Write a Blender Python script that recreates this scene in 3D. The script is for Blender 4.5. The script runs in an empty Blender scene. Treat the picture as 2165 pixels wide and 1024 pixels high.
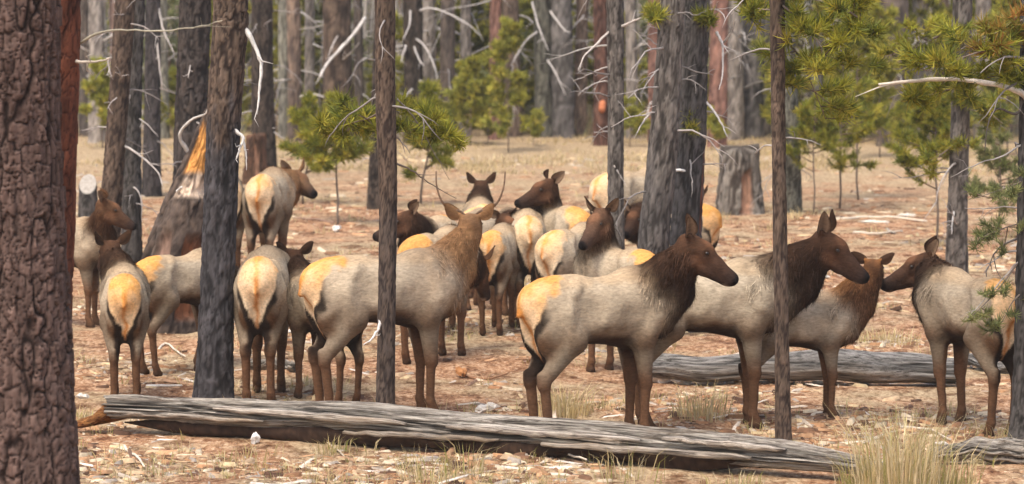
import bpy, math, random
import numpy as np
from mathutils import Vector
random.seed(7); rng = np.random.default_rng(11)
scene = bpy.context.scene
COL = scene.collection

# ---------------------------------------------------------------- camera, sky, sun, exposure
W_PX, H_PX, F_PX = 2165.0, 1024.0, 7200.0
CAM_H, HORIZON = 4.4, -120.0
PITCH = math.atan((H_PX / 2 - HORIZON) / F_PX)
cam_data = bpy.data.cameras.new('camera')
cam_data.sensor_width = 36.0
cam_data.lens = 36.0 * F_PX / W_PX
cam_data.clip_start = 0.5
cam_data.clip_end = 6000.0
cam = bpy.data.objects.new('camera', cam_data)
COL.objects.link(cam)
cam.location = (0, 0, CAM_H)
cam.rotation_euler = (math.pi / 2 - PITCH, 0, 0)
scene.camera = cam
cam_data.dof.use_dof = True
cam_data.dof.focus_distance = 31.0
cam_data.dof.aperture_fstop = 2.6

SUN_EL, SUN_AZ = math.radians(62), math.radians(212)      # azimuth clockwise from +Y: behind the viewer, a little left
world = bpy.data.worlds.new('World')
scene.world = world
world.use_nodes = True
wn = world.node_tree
sky = wn.nodes.new('ShaderNodeTexSky')
sky.sky_type = 'NISHITA'
sky.sun_disc = False
sky.sun_elevation = SUN_EL
sky.sun_rotation = SUN_AZ
sky.air_density = 1.0
sky.dust_density = 5.5
sky.ozone_density = 0.0
bg = wn.nodes['Background']
bg.inputs['Strength'].default_value = 0.15
wn.links.new(sky.outputs['Color'], bg.inputs['Color'])
sun_data = bpy.data.lights.new('sun', 'SUN')
sun_data.energy = 1.2
sun_data.angle = math.radians(22)
sun_data.color = (1.0, 0.94, 0.84)
sun = bpy.data.objects.new('sun', sun_data)
COL.objects.link(sun)
sd = Vector((math.sin(SUN_AZ) * math.cos(SUN_EL), math.cos(SUN_AZ) * math.cos(SUN_EL), math.sin(SUN_EL)))
sun.rotation_euler = (-sd).to_track_quat('-Z', 'Y').to_euler()
scene.view_settings.view_transform = 'Standard'
scene.view_settings.look = 'None'
scene.view_settings.exposure = 0.82
scene.view_settings.gamma = 1.0
scene.view_settings.use_curve_mapping = False
scene.cycles.use_denoising = True
scene.cycles.max_bounces = 6
scene.cycles.transparent_max_bounces = 8

# ---------------------------------------------------------------- measuring helpers
CP, SP = math.cos(PITCH), math.sin(PITCH)
def ray(px, py):
    a, b = (px - W_PX / 2) / F_PX, (H_PX / 2 - py) / F_PX
    d = np.array([a, CP + b * SP, -SP + b * CP])
    return d / np.linalg.norm(d)
CAMP = np.array([0, 0, CAM_H])
def G(px, yg, z=0.0):
    d = ray(px, yg)
    return CAMP + d * ((z - CAM_H) / d[2])
def at_depth(px, py, Y):
    d = ray(px, py)
    return CAMP + d * (Y / d[1])
def ppm(yg):
    return F_PX / G(W_PX / 2, yg)[1]

def hash3(i, j, k, seed=0):
    n = (i.astype(np.int64) * 374761393 + j.astype(np.int64) * 668265263 + k.astype(np.int64) * 2147483647 + seed * 1274126177) & 0xffffffff
    n = ((n ^ (n >> 13)) * 1274126177) & 0xffffffff
    n = (n ^ (n >> 16)) & 0xffffffff
    n = (n * 2246822519) & 0xffffffff
    n ^= n >> 15
    return (n & 0xffffff) / float(0xffffff)
def vnoise(p, seed=0):
    f = np.floor(p); t = p - f; t = t * t * (3 - 2 * t)
    i, j, k = f[..., 0].astype(np.int64), f[..., 1].astype(np.int64), f[..., 2].astype(np.int64)
    r = 0
    for a in (0, 1):
        for b in (0, 1):
            for c in (0, 1):
                w = (t[..., 0] if a else 1 - t[..., 0]) * (t[..., 1] if b else 1 - t[..., 1]) * (t[..., 2] if c else 1 - t[..., 2])
                r = r + w * hash3(i + a, j + b, k + c, seed)
    return r * 2 - 1
def fbm(p, octv=3, seed=0):
    r, a, s = 0, 1.0, 0
    for o in range(octv):
        r = r + a * vnoise(p * (2 ** o) + 17.3 * o, seed + o); s += a; a *= 0.5
    return r / s
def sstep(a, b, x):
    t = np.clip((x - a) / (b - a), 0, 1)
    return t * t * (3 - 2 * t)
def cells(u, v, wrap, seed):
    """worley cells on (u, v), u wraps at integer `wrap`: returns F2-F1 and a random value for each cell"""
    iu, iv = np.floor(u), np.floor(v)
    f1 = np.full(u.shape, 9.0); f2 = np.full(u.shape, 9.0); idr = np.zeros(u.shape)
    for a in (-1, 0, 1):
        for b in (-1, 0, 1):
            cu, cv = iu + a, iv + b
            wu = np.mod(cu, wrap)
            rx = hash3(wu, cv, np.zeros_like(wu), seed); ry = hash3(wu, cv, np.ones_like(wu), seed)
            d = np.hypot(cu + 0.1 + 0.8 * rx - u, cv + 0.1 + 0.8 * ry - v)
            cid = hash3(wu, cv, np.full_like(wu, 2), seed)
            new = d < f1
            f2 = np.where(new, f1, np.minimum(f2, d))
            idr = np.where(new, cid, idr)
            f1 = np.where(new, d, f1)
    return f2 - f1, idr

# ---------------------------------------------------------------- object helpers
def make_mesh(name, V, F, mat=None, col=None, smooth=True):
    me = bpy.data.meshes.new(name)
    V = np.asarray(V, dtype=np.float32)
    if isinstance(F, np.ndarray):
        n, k = F.shape
        me.vertices.add(len(V)); me.vertices.foreach_set('co', V.ravel())
        me.loops.add(n * k); me.loops.foreach_set('vertex_index', F.astype(np.int32).ravel())
        me.polygons.add(n)
        me.polygons.foreach_set('loop_start', np.arange(0, n * k, k, dtype=np.int32))
        me.polygons.foreach_set('loop_total', np.full(n, k, dtype=np.int32))
        me.update(calc_edges=True)
    else:
        me.from_pydata(V.tolist(), [], F)
    if smooth:
        me.polygons.foreach_set('use_smooth', np.ones(len(me.polygons), dtype=bool))
    if col is not None:
        a = me.attributes.new('col', 'FLOAT_COLOR', 'POINT')
        c = np.ones((len(V), 4), dtype=np.float32); c[:, :3] = col
        a.data.foreach_set('color', c.ravel())
    if mat: me.materials.append(mat)
    return me
def obj(name, me, parent=None, loc=None):
    o = bpy.data.objects.new(name, me); COL.objects.link(o)
    if parent is not None: o.parent = parent
    if loc is not None: o.location = [float(x) for x in loc]
    return o
def thing(name, label, cat, loc=(0, 0, 0), rz=0.0, group=None):
    o = bpy.data.objects.new(name, None); COL.objects.link(o)
    o.empty_display_size = 0.2
    o.location = [float(x) for x in loc]; o.rotation_euler = (0, 0, rz)
    tag(o, label, cat, group)
    return o
def tag(o, label=None, cat=None, group=None, kind=None):
    if label: o['label'] = label
    if cat: o['category'] = cat
    if group: o['group'] = group
    if kind: o['kind'] = kind
    return o
def tube(P, R, n=6, cap=True):
    """tapered tube along polyline P with radii R"""
    P = np.asarray(P, float); R = np.asarray(R, float); m = len(P)
    T = np.gradient(P, axis=0); T /= np.linalg.norm(T, axis=1)[:, None] + 1e-9
    ref = np.array([0, 0, 1.0]) if abs(T[0, 2]) < 0.9 else np.array([1.0, 0, 0])
    A = np.cross(T, ref); A /= np.linalg.norm(A, axis=1)[:, None] + 1e-9
    B = np.cross(T, A)
    th = np.arange(n) / n * 2 * math.pi
    V = P[:, None] + R[:, None, None] * (A[:, None] * np.cos(th)[None, :, None] + B[:, None] * np.sin(th)[None, :, None])
    V = V.reshape(-1, 3)
    F = []
    i = np.arange(m - 1)[:, None] * n; j = np.arange(n)[None]; j2 = (j + 1) % n
    F = np.stack([(i + j), (i + j2), (i + n + j2), (i + n + j)], -1).reshape(-1, 4)
    if cap:
        V = np.vstack([V, P[0], P[-1]]); a, b = m * n, m * n + 1
        jj = np.arange(n); jn = (jj + 1) % n
        c1 = np.stack([np.full(n, a), jn, jj, jj], -1)
        c2 = np.stack([np.full(n, b), (m - 1) * n + jj, (m - 1) * n + jn, (m - 1) * n + jn], -1)
        F = [list(f) for f in F.tolist()] + [f[:3] for f in c1.tolist()] + [f[:3] for f in c2.tolist()]
    return V, F
def smooth_path(pts, n):
    pts = np.asarray(pts, float)
    t = np.linspace(0, len(pts) - 1, n)
    P = np.vstack([2 * pts[0] - pts[1], pts, 2 * pts[-1] - pts[-2]])
    out = []
    for x in t:
        k = min(int(x), len(pts) - 2); u = x - k
        p0, p1, p2, p3 = P[k], P[k + 1], P[k + 2], P[k + 3]
        out.append(0.5 * (2 * p1 + (p2 - p0) * u + (2 * p0 - 5 * p1 + 4 * p2 - p3) * u * u + (3 * p1 - p0 - 3 * p2 + p3) * u ** 3))
    return np.array(out)
class Pile:
    """collects pieces of one object"""
    def __init__(self): self.V, self.F, self.C, self.n = [], [], [], 0
    def add(self, V, F, c=None):
        F = F.tolist() if isinstance(F, np.ndarray) else F
        self.V.append(np.asarray(V)); self.F += [[i + self.n for i in f] for f in F]; self.n += len(V)
        if c is not None: self.C.append(np.broadcast_to(np.asarray(c, float), (len(V), 3)))
    def mesh(self, name, mat, smooth=True):
        return make_mesh(name, np.vstack(self.V), self.F, mat, np.vstack(self.C) if self.C else None, smooth)

# ---------------------------------------------------------------- materials
def new_mat(name, rough=0.9):
    m = bpy.data.materials.new(name); m.use_nodes = True
    nt = m.node_tree; b = nt.nodes['Principled BSDF']
    b.inputs['Roughness'].default_value = rough
    b.inputs['Specular IOR Level'].default_value = 0.2
    return m, nt, b
def nd(nt, t, **kw):
    n = nt.nodes.new(t)
    for k, v in kw.items(): setattr(n, k, v)
    return n
def noise_node(nt, scale, detail=4, mapping=None, rough=0.6, coord='Object'):
    tc = nd(nt, 'ShaderNodeTexCoord')
    mp = nd(nt, 'ShaderNodeMapping')
    if mapping: mp.inputs['Scale'].default_value = mapping
    nt.links.new(tc.outputs[coord], mp.inputs['Vector'])
    n = nd(nt, 'ShaderNodeTexNoise')
    n.inputs['Scale'].default_value = scale; n.inputs['Detail'].default_value = detail; n.inputs['Roughness'].default_value = rough
    nt.links.new(mp.outputs['Vector'], n.inputs['Vector'])
    return n
def ramp(nt, fac, stops):
    r = nd(nt, 'ShaderNodeValToRGB'); e = r.color_ramp.elements
    while len(e) < len(stops): e.new(0.5)
    for x, (p, c) in zip(e, stops):
        x.position = p; x.color = (*c, 1) if len(c) == 3 else c
    nt.links.new(fac, r.inputs['Fac'])
    return r
def mix(nt, fac, a, b, mode='MIX'):
    m = nd(nt, 'ShaderNodeMix', data_type='RGBA', blend_type=mode)
    for s, v in ((m.inputs[0], fac), (m.inputs[6], a), (m.inputs[7], b)):
        if isinstance(v, (int, float)): s.default_value = v
        elif isinstance(v, tuple): s.default_value = (*v, 1)
        else: nt.links.new(v, s)
    return m.outputs[2]
def bump(nt, b, h, strength, dist=0.01):
    n = nd(nt, 'ShaderNodeBump'); n.inputs['Strength'].default_value = strength; n.inputs['Distance'].default_value = dist
    nt.links.new(h, n.inputs['Height']); nt.links.new(n.outputs['Normal'], b.inputs['Normal'])
def attr_mat(name, rough=0.9, nscale=30, amount=0.35, mapping=None, bmp=0.3, bdist=0.01, trans=0.0):
    """colour from the mesh's own 'col' attribute, broken up by fine noise"""
    m, nt, b = new_mat(name, rough)
    at = nd(nt, 'ShaderNodeAttribute', attribute_name='col')
    n = noise_node(nt, nscale, 5, mapping)
    r = ramp(nt, n.outputs['Fac'], [(0.25, (1 - amount,) * 3), (0.75, (1 + amount,) * 3)])
    c = mix(nt, 1.0, at.outputs['Color'], r.outputs['Color'], 'MULTIPLY')
    nt.links.new(c, b.inputs['Base Color'])
    if bmp: bump(nt, b, n.outputs['Fac'], bmp, bdist)
    if trans:
        b.inputs['Subsurface Weight'].default_value = 0
        tr = nd(nt, 'ShaderNodeBsdfTranslucent'); ms = nd(nt, 'ShaderNodeMixShader'); ms.inputs[0].default_value = trans
        nt.links.new(c, tr.inputs['Color']); nt.links.new(b.outputs[0], ms.inputs[1]); nt.links.new(tr.outputs[0], ms.inputs[2])
        nt.links.new(ms.outputs[0], nt.nodes['Material Output'].inputs['Surface'])
    return m
M_BARK = attr_mat('bark', 0.95, 18, 0.45, (1, 1, 0.25), 0.6, 0.012)
M_DEAD = attr_mat('dead_wood', 0.85, 24, 0.3, None, 0.3, 0.004)
M_NEEDLE = attr_mat('pine_needles', 0.6, 6, 0.2, None, 0, trans=0.35)
M_GRASSB = attr_mat('dry_grass', 0.8, 8, 0.2, None, 0, trans=0.3)
M_FUR = attr_mat('elk_fur', 1.0, 42, 0.30, (0.5, 1, 1.3), 0.5, 0.012)
M_FUR.node_tree.nodes['Principled BSDF'].inputs['Specular IOR Level'].default_value = 0.04
M_LITTER = attr_mat('litter', 0.9, 20, 0.3, None, 0.2, 0.004)
M_ANTLER, nt, b = new_mat('antler', 0.6)
r_ = ramp(nt, noise_node(nt, 30).outputs['Fac'], [(0.3, (0.09, 0.05, 0.03)), (0.75, (0.24, 0.15, 0.09))]); nt.links.new(r_.outputs[0], b.inputs['Base Color'])
M_EYE, nt, b = new_mat('eye', 0.35); b.inputs['Base Color'].default_value = (0.012, 0.008, 0.006, 1); b.inputs['Specular IOR Level'].default_value = 0.5

# weathered log: long grey fibres, cracks and warm decayed streaks
def log_mat(name, base1, base2, warm):
    m, nt, b = new_mat(name, 0.9)
    at = nd(nt, 'ShaderNodeAttribute', attribute_name='col')
    n1 = noise_node(nt, 5, 8, (0.35, 9, 9), 0.7)
    n2 = noise_node(nt, 1.3, 4, (0.5, 3, 3))
    r1 = ramp(nt, n1.outputs['Fac'], [(0.36, tuple(x * 0.2 for x in base2)), (0.46, base2), (0.58, base1)])
    r2 = ramp(nt, n2.outputs['Fac'], [(0.52, (0, 0, 0)), (0.72, (1, 1, 1))])
    c = mix(nt, r2.outputs['Color'], r1.outputs['Color'], warm)
    n3 = noise_node(nt, 11, 6, (0.12, 7, 7), 0.75)
    r3 = ramp(nt, n3.outputs['Fac'], [(0.38, (0.34, 0.31, 0.28)), (0.48, (1, 1, 1))])
    c = mix(nt, 1.0, c, r3.outputs['Color'], 'MULTIPLY')
    c = mix(nt, 1.0, c, at.outputs['Color'], 'MULTIPLY')
    nt.links.new(c, b.inputs['Base Color'])
    bump(nt, b, n3.outputs['Fac'], 1.0, 0.03)
    return m
M_LOG = log_mat('weathered_log', (0.66, 0.62, 0.56), (0.34, 0.305, 0.27), (0.40, 0.31, 0.22))
M_LOG2 = log_mat('grey_log', (0.44, 0.43, 0.42), (0.24, 0.235, 0.23), (0.32, 0.28, 0.24))

# ---------------------------------------------------------------- ground
def ground_z(x, y):
    p = np.stack([x, y, np.zeros_like(x)], -1)
    near = 1 - sstep(60, 120, y)
    z = 0.035 * fbm(p * 0.55, 2, 3) + near * (0.022 * fbm(p * 2.2, 2, 5) + 0.012 * fbm(p * 7.0, 2, 9))
    far = sstep(80, 400, y)
    return z + far * 0.5 * fbm(p * 0.03, 2, 2) - 0.02
def grid_axis():
    xs = np.concatenate([np.arange(-7.5, 7.5, 0.06), ])
    left, x, d = [], 7.5, 0.06
    while x < 1500: d *= 1.13; x += d; left.append(x)
    left = np.array(left)
    xs = np.concatenate([-left[::-1], xs, left])
    ys, y, d = [], 23.0, 0.055
    while y < 3000:
        ys.append(y)
        if y > 34: d *= 1.008
        if y > 90: d *= 1.05
        y += d
    back = np.array([-40, -10, 5, 15, 20, 22])
    return xs, np.concatenate([back, np.array(ys)])
xs, ys = grid_axis()
X, Y = np.meshgrid(xs, ys)
Z = ground_z(X, Y)
nx, ny = len(xs), len(ys)
idx = np.arange(nx * ny).reshape(ny, nx)
Fg = np.stack([idx[:-1, :-1], idx[:-1, 1:], idx[1:, 1:], idx[1:, :-1]], -1).reshape(-1, 4)
M_GROUND, nt, b = new_mat('forest_floor', 0.95)
n_big = noise_node(nt, 0.55, 4)
n_mid = noise_node(nt, 3.2, 6, (1, 0.7, 1), 0.7)
n_fine = noise_node(nt, 22, 6, (1, 0.45, 1), 0.75)
n_fleck = noise_node(nt, 38, 3, (0.6, 0.8, 1), 0.6)
c_litter = ramp(nt, n_fine.outputs['Fac'], [(0.32, (0.075, 0.032, 0.016)), (0.44, (0.29, 0.145, 0.072)), (0.55, (0.48, 0.29, 0.165)), (0.69, (0.70, 0.55, 0.40))])
c_straw = ramp(nt, n_fine.outputs['Fac'], [(0.30, (0.12, 0.075, 0.04)), (0.45, (0.33, 0.235, 0.135)), (0.68, (0.58, 0.46, 0.30))])
f_big = ramp(nt, n_big.outputs['Fac'], [(0.44, (0, 0, 0)), (0.58, (1, 1, 1))])
c = mix(nt, f_big.outputs['Color'], c_litter.outputs['Color'], c_straw.outputs['Color'])
f_dark = ramp(nt, n_mid.outputs['Fac'], [(0.38, (0.36, 0.25, 0.19)), (0.52, (1, 1, 1))])
c = mix(nt, 1.0, c, f_dark.outputs['Color'], 'MULTIPLY')
f_fl = ramp(nt, n_fleck.outputs['Fac'], [(0.66, (0, 0, 0)), (0.7, (1, 1, 1))])
c = mix(nt, f_fl.outputs['Color'], c, (0.62, 0.54, 0.45))
# the open meadow beyond about 55 m carries dry straw-coloured grass
tc = nd(nt, 'ShaderNodeTexCoord'); sp = nd(nt, 'ShaderNodeSeparateXYZ'); nt.links.new(tc.outputs['Object'], sp.inputs[0])
mr = nd(nt, 'ShaderNodeMapRange'); mr.inputs[1].default_value = 56; mr.inputs[2].default_value = 70
ad = nd(nt, 'ShaderNodeMath', operation='MULTIPLY_ADD'); ad.inputs[1].default_value = 16; nt.links.new(n_big.outputs['Fac'], ad.inputs[0]); nt.links.new(sp.outputs['Y'], ad.inputs[2])
sb_ = nd(nt, 'ShaderNodeMath', operation='SUBTRACT'); sb_.inputs[1].default_value = 8; nt.links.new(ad.outputs[0], sb_.inputs[0]); nt.links.new(sb_.outputs[0], mr.inputs[0])
c = mix(nt, mr.outputs[0], c, c_straw.outputs['Color'])
nt.links.new(c, b.inputs['Base Color'])
bump(nt, b, n_fine.outputs['Fac'], 0.9, 0.03)
g = obj('ground', make_mesh('ground', np.stack([X, Y, Z], -1).reshape(-1, 3), Fg, M_GROUND))
tag(g, kind='structure')
def gz(x, y): return float(ground_z(np.array([float(x)]), np.array([float(y)]))[0])

# ---------------------------------------------------------------- trunks, branches, needles
def bark_trunk(path, radii, nseg, nring, cellw, cellh, depth, pal, seed, char=0.0, char_top=None, flare=0.15, scar=None, flake=0.0):
    """path: points base->top (m, local), radii same length. pal: plate colour a, plate colour b, furrow colour"""
    P = smooth_path(path, nring); R = np.interp(np.linspace(0, len(radii) - 1, nring), np.arange(len(radii)), radii)
    seg = np.linalg.norm(np.diff(P, axis=0), axis=1); L = np.concatenate([[0], np.cumsum(seg)])
    if flare: R = R * (1 + flare * np.exp(-L / (2.2 * R[0])))
    th = np.arange(nseg) / nseg * 2 * math.pi
    TH, LL = np.meshgrid(th, L)
    Rm = float(np.mean(R)); cx, cy = Rm * np.cos(TH), Rm * np.sin(TH)
    wob = fbm(np.stack([np.cos(TH) * 2, np.sin(TH) * 2, LL * 3], -1), 2, seed)
    q1 = np.stack([cx / cellw, cy / cellw, LL / cellh], -1)
    q1 = q1 + 0.55 * np.stack([vnoise(q1 * 1.7 + 3, seed + 11), vnoise(q1 * 1.7 + 8, seed + 12), vnoise(q1 * 1.7 + 5, seed + 13)], -1)
    n1 = np.abs(vnoise(q1, seed)); n2 = np.abs(vnoise(q1 * np.array([2.1, 2.1, 1.9]) + 30, seed + 5)); n3 = np.abs(vnoise(q1 * np.array([0.8, 0.8, 2.6]) + 60, seed + 6))
    plate = sstep(0.02, 0.30, n1) * (0.45 + 0.55 * sstep(0.0, 0.26, n2)) * (0.6 + 0.4 * sstep(0.0, 0.15, n3))
    cid = np.clip(0.5 + 0.9 * vnoise(q1 * np.array([1.3, 1.3, 1.6]) + 90, seed + 7), 0, 1); cid2 = np.clip(0.5 + 0.9 * vnoise(q1 * 3.1 + 50, seed + 8), 0, 1)
    if flake:                                       # scaly bark: flat flakes at uneven heights, dark cracks between, a few long fissures
        circ = max(6, round(2 * math.pi * Rm / cellw)); wv = vnoise(np.stack([cx * 14, cy * 14, LL * 9], -1), seed + 31); wu = vnoise(np.stack([cx * 14, cy * 14, LL * 9], -1) + 7, seed + 32)
        e, cid = cells(np.mod(TH / (2 * math.pi) * circ + 0.16 * wu, circ), LL / cellh + 0.30 * wv, circ, seed)
        e2, cid2 = cells(np.mod(TH / (2 * math.pi) * circ * 2 + 0.22 * wv, circ * 2), LL / cellh * 2.2 + 0.3 * wu, circ * 2, seed + 3)
        fiss = sstep(0.0, 0.13, np.abs(vnoise(np.stack([cx / (cellw * 1.9), cy / (cellw * 1.9), LL / (cellh * 4.5)], -1) + 0.25 * np.stack([wu, wv, wu], -1), seed + 33)))
        plate = (0.25 + 0.75 * sstep(0.0, 0.13, e)) * (0.6 + 0.4 * sstep(0.0, 0.10, e2)) * (0.05 + 0.95 * fiss) * (0.55 + 0.45 * cid)
    rr = R[:, None] * (1 + 0.05 * fbm(np.stack([np.cos(TH), np.sin(TH), LL * 0.8], -1), 2, seed + 9)) + depth * (plate - 0.6) + depth * 0.5 * (cid - 0.5) * plate
    if flare:
        rr = rr * (1 + 0.25 * flare * np.exp(-LL / (2.5 * R[0])) * np.sin(TH * 4 + seed))
    V = np.stack([P[:, None, 0] + rr * np.cos(TH), P[:, None, 1] + rr * np.sin(TH), np.repeat(P[:, 2:3], nseg, 1)], -1)
    a, bb, f = [np.array(x) for x in pal]
    t = (0.5 * cid + 0.5 * cid2)[..., None]
    C = (a * (1 - t) + bb * t)
    C = f + (C - f) * plate[..., None]
    C = C * (0.85 + 0.3 * (fbm(np.stack([np.cos(TH) * 3, np.sin(TH) * 3, LL * 4], -1), 3, seed + 2)[..., None] + 0.5))
    if char:
        ct = char_top if char_top else 99
        k = char * (1 - sstep(ct - 0.3, ct + 0.3, LL + 0.5 * wob))
        C = C * (1 - k[..., None]) + np.array([0.052, 0.050, 0.055]) * (0.35 + 0.9 * plate[..., None]) * (0.7 + 0.6 * cid[..., None]) * k[..., None]
    if scar:                                        # fire scar / exposed wood: (theta, half width, z0, z1, colour)
        for (t0, hw, z0, z1, sc) in scar:
            dth = np.abs(np.mod(TH - t0 + math.pi, 2 * math.pi) - math.pi)
            k = (1 - sstep(hw * 0.8, hw, dth + 0.12 * wob)) * sstep(z0 - 0.05, z0 + 0.05, LL) * (1 - sstep(z1 - 0.25, z1, LL + 0.15 * wob))
            C = C * (1 - k[..., None]) + np.array(sc) * (0.75 + 0.5 * cid2[..., None]) * k[..., None]
            V[..., :2] -= (k * 0.25)[..., None] * (V[..., :2] - P[:, None, :2])
    i = np.arange(nring - 1)[:, None] * nseg; j = np.arange(nseg)[None]; j2 = (j + 1) % nseg
    F = np.stack([i + j, i + j2, i + nseg + j2, i + nseg + j], -1).reshape(-1, 4)
    V = V.reshape(-1, 3); C = C.reshape(-1, 3)
    top = len(V); V = np.vstack([V, P[-1:]]); C = np.vstack([C, C[-1:]])
    Fl = F.tolist() + [[(nring - 1) * nseg + k, (nring - 1) * nseg + (k + 1) % nseg, top] for k in range(nseg)]
    return V, Fl, C
PAL = {
    'ponderosa': ((0.23, 0.155, 0.13), (0.062, 0.036, 0.029), (0.010, 0.005, 0.004)),
    'red':       ((0.22, 0.078, 0.042), (0.13, 0.045, 0.028), (0.03, 0.011, 0.008)),
    'brown':     ((0.15, 0.105, 0.075), (0.095, 0.07, 0.055), (0.028, 0.019, 0.016)),
    'dark':      ((0.085, 0.064, 0.050), (0.055, 0.044, 0.037), (0.014, 0.011, 0.010)),
    'grey':      ((0.205, 0.18, 0.158), (0.13, 0.116, 0.104), (0.040, 0.034, 0.030)),
    'slate':     ((0.118, 0.108, 0.102), (0.074, 0.068, 0.065), (0.022, 0.020, 0.018)),
    'rust':      ((0.17, 0.085, 0.06), (0.11, 0.062, 0.05), (0.03, 0.013, 0.01)),
    'moss':      ((0.17, 0.165, 0.13), (0.11, 0.108, 0.092), (0.03, 0.028, 0.022)),
}
DEADC = (0.50, 0.46, 0.43)
class Tree:
    """tree from pixels read off the photograph at its base line: pts = [(x, y, width)...] from base to top"""
    def __init__(self, label, yg, pts, pal='brown', name='pine_tree', cat='tree', group=None, extra=2.2, nseg=48, ring=0.03, cell=(0.05, 0.16), depth=0.012, seed=1, **kw):
        base = G(pts[0][0], yg); s = ppm(yg); self.Y = base[1]
        z0 = gz(base[0], base[1])
        self.root = thing(name, label, cat, (base[0], base[1], z0), 0, group)
        self.base = np.array([base[0], base[1], z0]); self.s = s
        path, rad = [], []
        for (x, y, w) in pts:
            q = at_depth(x, y, self.Y); path.append([q[0] - base[0], 0, q[2] - z0]); rad.append(w / 2 / s)
        path[0][2] = -0.06
        d = np.array(path[-1]) - np.array(path[-2]); d /= np.linalg.norm(d)
        path.append((np.array(path[-1]) + d * extra).tolist()); rad.append(rad[-1] * 0.93)
        Ltot = path[-1][2]
        V, F, C = bark_trunk(path, rad, nseg, max(20, int(Ltot / ring)), cell[0], cell[1], depth, PAL[pal] if isinstance(pal, str) else pal, seed, **kw)
        obj('trunk', make_mesh('trunk', V, F, M_BARK, C), self.root)
        self.path, self.rad = np.array(path), np.array(rad)
    def branch(self, pts, w0, w1, color=DEADC, dy=0.0, name='branch'):
        """pts in photo pixels; dy: how far nearer (-) or farther (+) the tip is, metres"""
        n = len(pts)
        W = []
        for k, (x, y) in enumerate(pts):
            q = at_depth(x, y, self.Y + dy * k / max(1, n - 1) - (0.0 if dy else 0.08)); W.append(q - self.base)
        P = smooth_path(W, 4 * n)
        P[1:-1] += rng.normal(0, 0.003, P[1:-1].shape)
        R = np.linspace(w0, w1 * 0.6, len(P)) / 2 / self.s * (0.85 + 0.3 * rng.random(len(P)))
        V, F = tube(P, R, 7)
        c = np.array(color) * (0.85 + 0.3 * rng.random((len(V), 1)))
        if len(P) > 9 and name == 'branch':          # side forks
            for _ in range(2):
                k = int(rng.integers(len(P) // 3, len(P) - 1)); d = P[k] - P[k - 1]; l_ = np.linalg.norm(P[-1] - P[0]) * rng.uniform(0.15, 0.3); d = d / (np.linalg.norm(d) + 1e-9) + rng.normal(0, 0.6, 3); d /= np.linalg.norm(d)
                Q_ = np.array([P[k], P[k] + d * l_ * 0.5 + rng.normal(0, 0.015, 3), P[k] + d * l_ + rng.normal(0, 0.03, 3)]); V1, F1 = tube(Q_, [R[k] * 0.6, R[k] * 0.4, R[k] * 0.15], 5)
                F = list(F) + [[i + len(V) for i in f_] for f_ in F1]; V = np.vstack([V, V1])
            c = np.array(color) * (0.7 + 0.5 * rng.random((len(V), 1)))
        return obj(name, make_mesh(name, V, F, M_DEAD, c), self.root)
    def twigs(self, count, zlo, zhi, length, seed, color=(0.30, 0.275, 0.26), droop=0.5):
        r = np.random.default_rng(seed)
        for _ in range(count):
            z = r.uniform(zlo, zhi); a = r.uniform(0, 2 * math.pi)
            x0 = np.interp(z, self.path[:, 2], self.path[:, 0]); rr = np.interp(z, self.path[:, 2], self.rad)
            V, F = dead_limb(r, np.array([x0 + math.cos(a) * rr * 0.7, math.sin(a) * rr * 0.7, z]), a, length * r.uniform(0.4, 1.1), droop)
            c = np.array(color) * r.uniform(0.7, 1.5) * (0.9 + 0.2 * r.random((len(V), 1)))
            obj('branch', make_mesh('branch', V, F, M_DEAD, c), self.root)
def dead_limb(r, p0, a, L, droop, r0=None, n=7, sides=5, forks=2):
    pile_V, pile_F, off = [], [], 0
    d = np.array([math.cos(a), math.sin(a), r.uniform(-0.1, 0.45)])
    P = [p0]; step = L / n
    for k in range(n):
        d = d + r.normal(0, 0.16, 3) + np.array([0, 0, -droop * 0.25]); d /= np.linalg.norm(d)
        P.append(P[-1] + d * step)
    P = np.array(P); r0 = r0 or 0.008 + 0.007 * L
    lim = [(P, r0)]
    for _ in range(forks):
        k = r.integers(2, n); dd = (P[k] - P[k - 1]) / step + r.normal(0, 0.6, 3); Q = [P[k]]
        for j in range(4):
            dd = dd + r.normal(0, 0.15, 3) + np.array([0, 0, -droop * 0.2]); dd /= np.linalg.norm(dd); Q.append(Q[-1] + dd * L * 0.1)
        lim.append((np.array(Q), r0 * 0.5))
    for Q, q0 in lim:
        V, F = tube(Q, np.linspace(q0, q0 * 0.25, len(Q)), sides)
        pile_F += [[i + off for i in f] for f in (F if isinstance(F, list) else F.tolist())]; pile_V.append(V); off += len(V)
    return np.vstack(pile_V), pile_F

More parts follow.
